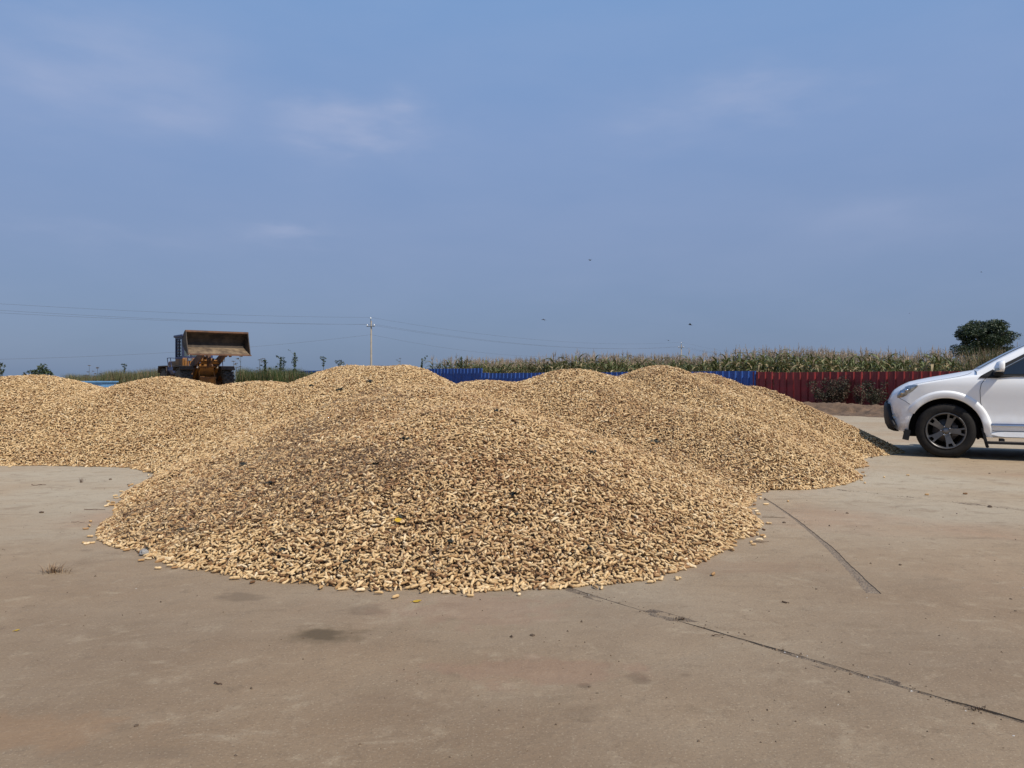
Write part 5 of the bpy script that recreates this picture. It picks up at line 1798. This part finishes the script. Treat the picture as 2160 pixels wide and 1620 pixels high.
def on_ground(px, py):
    g = G(px, py); z = max(0, h1(g.x, g.y)); g.z = z
    return g
def loose(p, label, group, rz=None, k=None, s=1.0):
    k = random.randrange(8) if k is None else k
    o = link_mesh('loose_peanut', PEANUT[k], None, (p[0], p[1], p[2] + .0095 * s), (random.uniform(0, 6.28), random.uniform(-.05, .05), rz if rz is not None else random.uniform(0, 3.14)))
    o.scale = (.95 * s,) * 3
    tag(o, label, 'peanut', group)
GRP = 'loose peanuts lying on the concrete'
for px, py, rz, k, lb in [
    (333, 1201, .1, 0, 'single peanut on bare concrete just below the left foot of the near pile'),
    (298, 1185, .7, 1, 'peanut beside the grey stone at the left foot of the near pile'),
    (250, 1157, .3, 2, 'upturned peanut left of the stone, off the left tip of the near pile'),
    (190, 1134, .1, 3, 'peanut close under the left tip of the near pile'),
    (181, 1117, .5, 4, 'outermost peanut at the left tip of the near pile'),
    (191, 1102, .0, 7, 'small round peanut just above the left tip of the near pile'),
    (888, 1241, 1.2, 6, 'peanut with its end towards the viewer at the front foot of the pile'),
    (1043, 1241, .0, 0, 'brown peanut alone at the front foot of the near pile'),
    (1474, 1184, .0, 1, 'peanut a little off the right front foot of the near pile'),
    (1587, 1101, .1, 2, 'peanut lying level beside the right edge of the near pile, upper one'),
    (1592, 1125, .1, 5, 'peanut on the concrete below the dark stalk at the right edge'),
    (1601, 1142, .05, 5, 'long pale peanut farthest to the right of the near pile'),
    (1598, 1116, .9, 7, 'pair-sized short peanut right of the near pile'),
    (1584, 1146, .6, 7, 'stubby peanut between the pile edge and the long pale one'),
    (1589, 1074, .1, 5, 'long peanut off the upper right edge of the near pile'),
    (1573, 1069, .1, 5, 'long peanut half off the upper right edge of the near pile'),
    (1662, 1059, .9, 7, 'whitish round peanut between the two right piles and the scraped groove'),
    (1824, 1020, .4, 7, 'whitish peanut out on the open concrete below the car'),
    (1915, 1004, .0, 1, 'palest peanut on the open concrete left of the car wheel shadow'),
    (1865, 1008, .3, 7, 'small whitish peanut just left of the palest one'),
    (1955, 1045, .0, 2, 'flat whitish peanut on the concrete below the front wheel'),
    (2036, 1043, .0, 3, 'flat whitish peanut on the concrete near the right edge'),
    (1690, 1023, .1, 1, 'peanut with a dark stalk in front of the right pile'),
    (1826, 985, .0, 5, 'long peanut off the toe of the right pile'),
    (1820, 998, .0, 4, 'peanut just past the right corner of the right pile'),
    (20, 986, .1, 0, 'pale peanut on the concrete before the left heap')]:
    loose(on_ground(px, py), lb, GRP, rz, k)
# more that nothing tells apart, strewn along the pile feet
r2 = random.Random(77)
cx_, cy_ = RNG.uniform(-4.2, 5.4, 60000), RNG.uniform(3.6, 11, 60000)
cz_ = height(cx_, cy_)[0]
sel = np.where((cz_ > -.04 * RNG.uniform(0, 1, 60000) ** 3.5 - .004) & (cz_ < 0))[0][:80]
for j in sel:
    loose((cx_[j], cy_[j], 0), 'peanut strewn on the concrete close to the foot of a pile', 'peanuts strewn along the pile feet', s=r2.uniform(.85, 1.15))

def stalk_obj(name, p, L_, rz, r, m, label, group, seed, branch=2, lift=.012, rise=1.0):
    rg = random.Random(seed)
    b = MB()
    n = 6
    bend = rg.uniform(-.25, .25)
    # follow the slope under the stalk
    pts_ = []
    for i in range(n + 1):
        t = i / n - .5
        x = t * L_; yy = bend * L_ * (t * t - .08)
        X = p[0] + x * math.cos(rz) - yy * math.sin(rz); Y = p[1] + x * math.sin(rz) + yy * math.cos(rz)
        Z = max(0, h1(X, Y)) + lift + rg.uniform(-.003, .006)
        pts_.append(Vector((X - p[0], Y - p[1], Z - p[2])))
    b.tube(pts_, [r * (1 - .5 * i / n) for i in range(n + 1)], 5)
    for k in range(branch):
        q = pts_[rg.randint(1, n - 1)]; a = rz + rg.choice((-1, 1)) * rg.uniform(.4, 1.0); l = L_ * rg.uniform(.15, .35)
        b.tube([q, q + Vector((math.cos(a) * l * .5, math.sin(a) * l * .5, rise * (.012 + rg.uniform(0, .02)))), q + Vector((math.cos(a) * l, math.sin(a) * l, rise * (rg.uniform(.0, .03) + .01)))], [r * .6, r * .45, r * .3], 4)
    o = b.build(name, m, None, tuple(p))
    tag(o, label, 'stalk', group)
for i, (px, py, L_, a, m, lb) in enumerate([
    (950, 1165, .17, .55, M_stem, 'pale straight stalk slanting across the front of the near pile'),
    (990, 1168, .12, -.9, M_stem, 'short pale stalk crossing the slanting one on the near pile'),
    (912, 1190, .26, 1.9, M_stem, 'long thin stalk running down the front foot of the near pile'),
    (850, 1138, .09, .7, M_stem, 'short whitish stalk under the yellow leaf on the pile'),
    (1000, 1195, .12, .8, M_stem, 'pale crooked stalk low on the front of the near pile'),
    (1110, 1170, .2, 1.7, M_stem, 'thin upright stalk right of the centre of the near pile'),
    (740, 955, .4, -.25, M_stemd, 'long dark stalk in the brown patch high on the near pile'),
    (1270, 1030, .3, -.9, M_stemd, 'dark forked stalk on the right flank of the near pile'),
    (560, 1090, .2, .9, M_stem, 'pale branching stalk on the left part of the near pile'),
    (480, 975, .35, .4, M_stemd, 'dark bundle stalk in the brown patch on the left of the near pile'),
    (660, 935, .4, -.1, M_stemd, 'dark stalk lying level in the upper left brown patch'),
    (690, 860, .3, 1.2, M_stem, 'tan stalk standing out high in the middle of the pile'),
    (845, 935, .25, .5, M_stem, 'tan forked stalk above the dark wilted clump'),
    (1000, 900, .4, .4, M_stemd, 'dark stalk near the crest between the piles'),
    (1310, 1090, .2, 1.2, M_stem, 'pale stalk standing up on the right part of the near pile'),
    (400, 1150, .22, -.15, M_stem, 'straw-coloured stalk at the lower left of the near pile'),
    (300, 1080, .25, .5, M_stemd, 'dark thin stalk near the left edge of the near pile'),
    (1420, 1105, .16, 1.0, M_stemd, 'thin dark stalk at the lower right of the near pile'),
    (1150, 1075, .3, 1.1, M_stem, 'pale stalk below the black wilted leaf'),
    (830, 1070, .16, .3, M_stem, 'tan stalk fragment left of the yellow leaf')]):
    stalk_obj('dry_stalk', hit(px, py), L_, a, .0026 if m is M_stem else .0032, m, lb, 'dry stalks among the peanuts', 200 + i, 2, .022)
for i, (px, py, L_, a, r, lb) in enumerate([
    (200, 1076, .16, .1, .003, 'dark stick on the concrete between the left heap and the near pile'),
    (82, 1024, .14, .05, .004, 'dark bent stick on the concrete at the far left'),
    (1632, 1092, .17, -.1, .0022, 'thin curved stalk on the concrete right of the near pile'),
    (1696, 1023, .14, .05, .004, 'dark stick lying in front of the right pile'),
    (1604, 1145, .11, .0, .0025, 'dark stalk beside the long pale peanut'),
    (1570, 1123, .10, 1.2, .002, 'thin forked stalk at the right edge of the near pile'),
    (460, 1444, .03, -.3, .003, 'tiny dark straw on the concrete low on the left'),
    (1656, 1272, .03, -1.0, .004, 'small dark splinter on the concrete under the scraped groove'),
    (1512, 1343, .04, -.2, .0025, 'small brown splinter on the concrete below the long joint'),
    (165, 1103, .09, .2, .002, 'thin straw lying off the left tip of the near pile')]):
    stalk_obj('ground_stick', on_ground(px, py), L_, a, r, M_stemd, lb, 'sticks and straws on the concrete', 260 + i, 1 if L_ > .06 else 0, .004, .06)

# fine straw and chaff worked into the heaps
def straw(n, zone, seed, name, label):
    r = np.random.default_rng(seed)
    P_ = []
    while len(P_) < n:
        x = r.uniform(-4.2, 4.2, 4000); y = r.uniform(3.9, 12.5, 4000)
        z, pl = height(x, y)
        w = zone(x, y)
        k = (z > .02) & (r.uniform(0, 1, 4000) < w)
        P_ += list(zip(x[k], y[k], z[k]))
    P_ = np.array(P_[:n])
    nn_ = hnormal(P_[:, 0], P_[:, 1])
    a = r.uniform(0, 6.28, n)
    t1 = np.cross(nn_, np.array([0., 1, 0])); t1 /= np.linalg.norm(t1, axis=-1, keepdims=True); t2 = np.cross(nn_, t1)
    d = t1 * np.cos(a)[:, None] + t2 * np.sin(a)[:, None] + nn_ * r.normal(.06, .22, n)[:, None]
    d /= np.linalg.norm(d, axis=-1, keepdims=True)
    sd = np.cross(d, nn_); sd /= np.linalg.norm(sd, axis=-1, keepdims=True)
    L_ = (r.uniform(.03, .13, n) ** 1.0)[:, None]; w = r.uniform(.0010, .0026, n)[:, None]
    c = P_ + nn_ * r.uniform(.008, .026, n)[:, None]
    kink = nn_ * r.normal(0, .006, n)[:, None]
    e0, e1, m_ = c - d * L_ / 2, c + d * L_ / 2, c + kink + sd * r.normal(0, .005, n)[:, None]
    up = nn_ * w
    v = np.stack([e0 - sd * w, e0 + sd * w, e0 + up, m_ - sd * w, m_ + sd * w, m_ + up, e1], 1).reshape(-1, 3)
    b0 = (np.arange(n) * 7)[:, None]
    f = np.concatenate([b0 + np.array(q) for q in ((0, 1, 4), (0, 4, 3), (1, 2, 5), (1, 5, 4), (2, 0, 3), (2, 3, 5), (3, 4, 6), (4, 5, 6), (5, 3, 6))], 1).reshape(-1, 3)
    mi = np.repeat(r.choice(2, n, p=[.4, .6]), 9)
    tag(link_mesh(name, np_mesh(name, v, f, [M_stem, M_stemd], mi)), label, 'straw', kind='stuff')
def zone(x, y):
    q = fbm(x * .55 + 40, y * .55 + 11, 4)
    w = np.clip((q + .02) * 6, .05, 1)
    # the near pile carries most of the haulm, above all on its left shoulder
    pl = np.exp(-((x + .9) / 1.7) ** 2 - ((y - 6.6) / 2.4) ** 2)
    return w * (.10 + .9 * pl)
straw(8500, zone, 61, 'straw', 'fine dark straw and root bits worked into the near pile')

# dark wilted leaves and clumps of earth on the heaps
def crumple(name, p, size, m, label, cat, group, seed, flat=.5, n=10):
    rg = random.Random(seed)
    b = MB()
    for k in range(n):
        a = rg.uniform(0, 6.28); c = Vector((math.cos(a), math.sin(a), 0)) * rg.uniform(0, .45) * size + Vector((0, 0, rg.uniform(0, .35) * size * flat))
        u = Vector((rg.uniform(-1, 1), rg.uniform(-1, 1), rg.uniform(-.5, .8) * flat)).normalized(); w = u.cross(Vector((rg.uniform(-1, 1), rg.uniform(-1, 1), 1))).normalized()
        l = size * rg.uniform(.35, .7)
        vs = [c - u * l * .5, c - u * l * .1 + w * l * .24 + Vector((0, 0, l * .1)), c + u * l * .5, c - u * l * .1 - w * l * .24 - Vector((0, 0, l * .05)), c + Vector((0, 0, l * .16))]
        b.add(vs, [(0, 1, 4), (1, 2, 4), (2, 3, 4), (3, 0, 4)])
    o = b.build(name, m, None, (p[0], p[1], p[2] + .015)); tag(o, label, cat, group)
for i, (px, py, s, lb) in enumerate([
    (1085, 1050, .085, 'black wilted leaf right of the middle of the near pile, the largest'),
    (590, 1169, .07, 'black wilted leaf low on the left front of the near pile'),
    (1250, 958, .09, 'dark leaf clump on the right flank below the saddle'),
    (852, 932, .09, 'dark leaf clump in the middle of the near pile'),
    (655, 817, .13, 'black clump just under the left shoulder of the flat-topped mound'),
    (780, 808, .12, 'round dark clump on the face of the flat-topped mound'),
    (715, 826, .12, 'dark clump in the middle below the flat-topped mound'),
    (845, 1098, .06, 'dark leaf scrap just above the yellow leaf'),
    (790, 985, .07, 'dark clump in the brown patch left of the middle'),
    (950, 1150, .05, 'dark root scrap beside the slanting stalk'),
    (1090, 1090, .05, 'small dark scrap under the largest wilted leaf'),
    (1385, 935, .12, 'brown clump on the right pile near the fold'),
    (1050, 870, .10, 'dark clump near the crest of the near pile'),
    (385, 1125, .06, 'dark leaf scrap on the lower left of the near pile'),
    (515, 985, .09, 'dark clump on the left shoulder of the near pile'),
    (310, 1163, .05, 'dark leaf behind the grey stone'),
    (1245, 1165, .05, 'dark scrap low on the right front of the near pile'),
    (570, 1025, .08, 'dark clump amid straw on the left of the near pile'),
    (730, 1190, .05, 'dark scrap at the front foot left of the middle')]):
    crumple('wilted_leaf', hit(px, py), s, M_wilt, lb, 'wilted leaf', 'dark wilted leaves on the peanuts', 300 + i)
def yellow_leaf(p, size, rz, label, seed, tilt=0):
    b = MB()
    vs, fs_ = [], []
    n = 8
    for i in range(n + 1):
        t = i / n; w = .42 * math.sin(math.pi * t ** .8) * size
        x = (t - .5) * size
        vs += [(x, -w, .10 * size * (t - .5) ** 2 + .06 * size), (x, 0, .02 * size), (x, w, .12 * size * (t - .3) ** 2 + .07 * size)]
    for i in range(n):
        fs_ += [(3 * i, 3 * i + 3, 3 * i + 4, 3 * i + 1), (3 * i + 1, 3 * i + 4, 3 * i + 5, 3 * i + 2)]
    b.add(vs, fs_, 0, True)
    b.tube([(-.5 * size, 0, .03 * size), (-.8 * size, .05 * size, .02 * size)], .0012, 4)
    o = b.build('yellow_leaf', M_yel, None, (p[0], p[1], p[2] + .003), (tilt, -.1, rz)); tag(o, label, 'leaf')
q = hit(840, 1110); q.z += .028
yellow_leaf(q, .046, .4, 'bright yellow fallen leaf lying on the front of the near pile', 1, .5)
yellow_leaf(on_ground(880, 1270), .042, .1, 'yellow-green leaf on the bare concrete below the near pile', 2)
yellow_leaf(on_ground(36, 1331), .020, .6, 'tiny yellowish leaf scrap on the concrete at the far left', 3)

# stone at the left foot, clods and pebbles on the yard
def lump(name, p, size, m, label, cat, group, seed, flat=.6):
    rg = random.Random(seed)
    b = MB()
    nu, nv = 9, 5
    vs = []
    for j in range(nv + 1):
        th = math.pi * j / nv
        for i in range(nu):
            a = 2 * math.pi * i / nu
            k = size * .5 * rg.uniform(.78, 1.15)
            vs.append((k * math.sin(th) * math.cos(a) * 1.2, k * math.sin(th) * math.sin(a), k * math.cos(th) * flat + size * .5 * flat * .8))
    fs_ = [(j * nu + i, (j + 1) * nu + i, (j + 1) * nu + (i + 1) % nu, j * nu + (i + 1) % nu) for j in range(nv) for i in range(nu)]
    b.add(vs, fs_)
    tag(b.build(name, m, None, (p[0], p[1], p[2] - .002), (0, 0, rg.uniform(0, 6))), label, cat, group)
q = on_ground(305, 1171); lump('grey_stone', q, .055, mat('grey_rock', (.33, .31, .28), .85, scale=50, bump=.4, bscale=90), 'grey stone at the left foot of the near pile', 'stone', None, 5, .75)
clods = [(1615, 1055, .028, 'dark clod at the upper end of the scraped groove'), (2088, 1070, .035, 'dark clod on the far joint near the right edge'), (1787, 1083, .020, 'dark clod in the middle of the right concrete'),
         (1654, 1103, .022, 'clod beside the thin curved stalk'), (1899, 1192, .018, 'clod on the open concrete below the car door'), (2087, 999, .020, 'clod just below the car shadow'), (1123, 1341, .018, 'reddish clod on the concrete below the pile front'),
         (2132, 1264, .012, 'dark bit at the right edge above the long joint'), (2142, 1289, .010, 'smaller dark bit at the right edge above the long joint'), (288, 1531, .014, 'dark drop-shaped clod low on the left concrete'), (1243, 1449, .010, 'small dark bit below the middle of the yard'),
         (1588, 1519, .007, 'tiny dark speck on the lower right concrete'), (497, 1594, .009, 'tiny dark speck near the bottom edge'), (233, 1012, .03, 'clod on the concrete in front of the left heap'), (271, 1023, .022, 'low clod between the left heap and the near pile'), (88, 1082, .030, 'flat dark clod at the far left'),
         (1760, 968, .035, 'clod by the toe of the right pile'), (1838, 966, .03, 'clod between the right pile and the car'), (1722, 1243, .012, 'dark bit right under the groove end'), (1733, 1355, .008, 'dark speck above the long joint'), (1762, 1417, .008, 'dark speck close to the long joint')]
for i, (px, py, s, lb) in enumerate(clods):
    lump('earth_clod', on_ground(px, py), s, M_clod, lb, 'clod', 'clods of earth on the concrete', 500 + i)
lump('white_pebble', on_ground(2138, 1552), .007, M_peb, 'tiny white pebble near the lower right corner', 'pebble', None, 9)
# grit along the joints and over the yard: too small and many to count
def grit(n, seed):
    r = np.random.default_rng(seed)
    k = n // 3
    s_ = r.uniform(-11, 1.5, k); nn_ = np.where(r.uniform(0, 1, k) < .65, JOINTS[3], JOINTS[4]) + r.normal(0, .03, k)
    a = np.stack([JU.x * s_ + JN.x * nn_, JU.y * s_ + JN.y * nn_], -1)
    x = r.uniform(-8, 8, n - k); y = 1.8 + 10 * r.uniform(0, 1, n - k) ** 1.4
    a = np.concatenate([a, np.stack([x, y], -1)])
    z = height(a[:, 0], a[:, 1])[0]
    a = a[z < 0]; n = len(a)
    s = r.uniform(.0016, .0055, n) * np.where(r.uniform(0, 1, n) < .06, 1.8, 1)
    base = np.array([[1, 0, 0], [-.5, .87, 0], [-.5, -.87, 0], [0, 0, .9]])
    th = r.uniform(0, 6.28, n); c, q = np.cos(th), np.sin(th)
    v = base[None] * s[:, None, None] * r.uniform(.6, 1.3, (n, 4, 1))
    v = np.stack([v[..., 0] * c[:, None] - v[..., 1] * q[:, None], v[..., 0] * q[:, None] + v[..., 1] * c[:, None], v[..., 2]], -1)
    v[..., 0] += a[:, :1]; v[..., 1] += a[:, 1:]; v[..., 2] += .0005
    b0 = (np.arange(n) * 4)[:, None]
    f = np.concatenate([b0 + np.array(q_) for q_ in ((0, 1, 3), (1, 2, 3), (2, 0, 3))], 1).reshape(-1, 3)
    tag(link_mesh('grit', np_mesh('grit', v.reshape(-1, 3), f, [M_clod, M_peb], np.repeat(r.choice(2, n, p=[.94, .06]), 3))), 'fine grit and crumbs on the concrete and along its joints', 'grit', kind='stuff')
grit(3600, 71)

# dry tuft lying on the concrete at the left; small weeds in the joint
def tuft(p, w, h, n, label, seed, mats, name, cat, flat=1.0):
    rg = np.random.default_rng(seed)
    a = rg.uniform(0, 6.28, n); r_ = np.abs(rg.normal(0, .5, n)) * w
    pts_ = np.stack([np.cos(a) * r_ * 1.7, np.sin(a) * r_ * .8, np.zeros(n)], -1)
    o = blades(name, pts_, rg.uniform(.3, 1, n) * h, rg.uniform(.0015, .004, n), mats, 1.6, seed, rg.choice(len(mats), n))
    o.location = p; tag(o, label, cat)
tuft(on_ground(112, 1208), .055, .055, 130, 'wispy dry grass tuft lying on the concrete at the left', 81, [M_stemd, M_stem], 'dry_tuft', 'tuft')
tuft(on_ground(1440, 1308), .015, .020, 30, 'little dry weed growing from the long joint', 82, [M_stem, M_stemd], 'joint_weed', 'weed')
tuft(on_ground(2065, 1497), .02, .012, 40, 'dark crumb of weeds in the long joint near the right edge', 83, [M_stemd], 'joint_weed', 'weed')
tuft(on_ground(172, 1018), .02, .06, 16, 'thin dry weed sprig on the concrete before the left heap', 84, [M_stemd], 'dry_tuft', 'tuft')
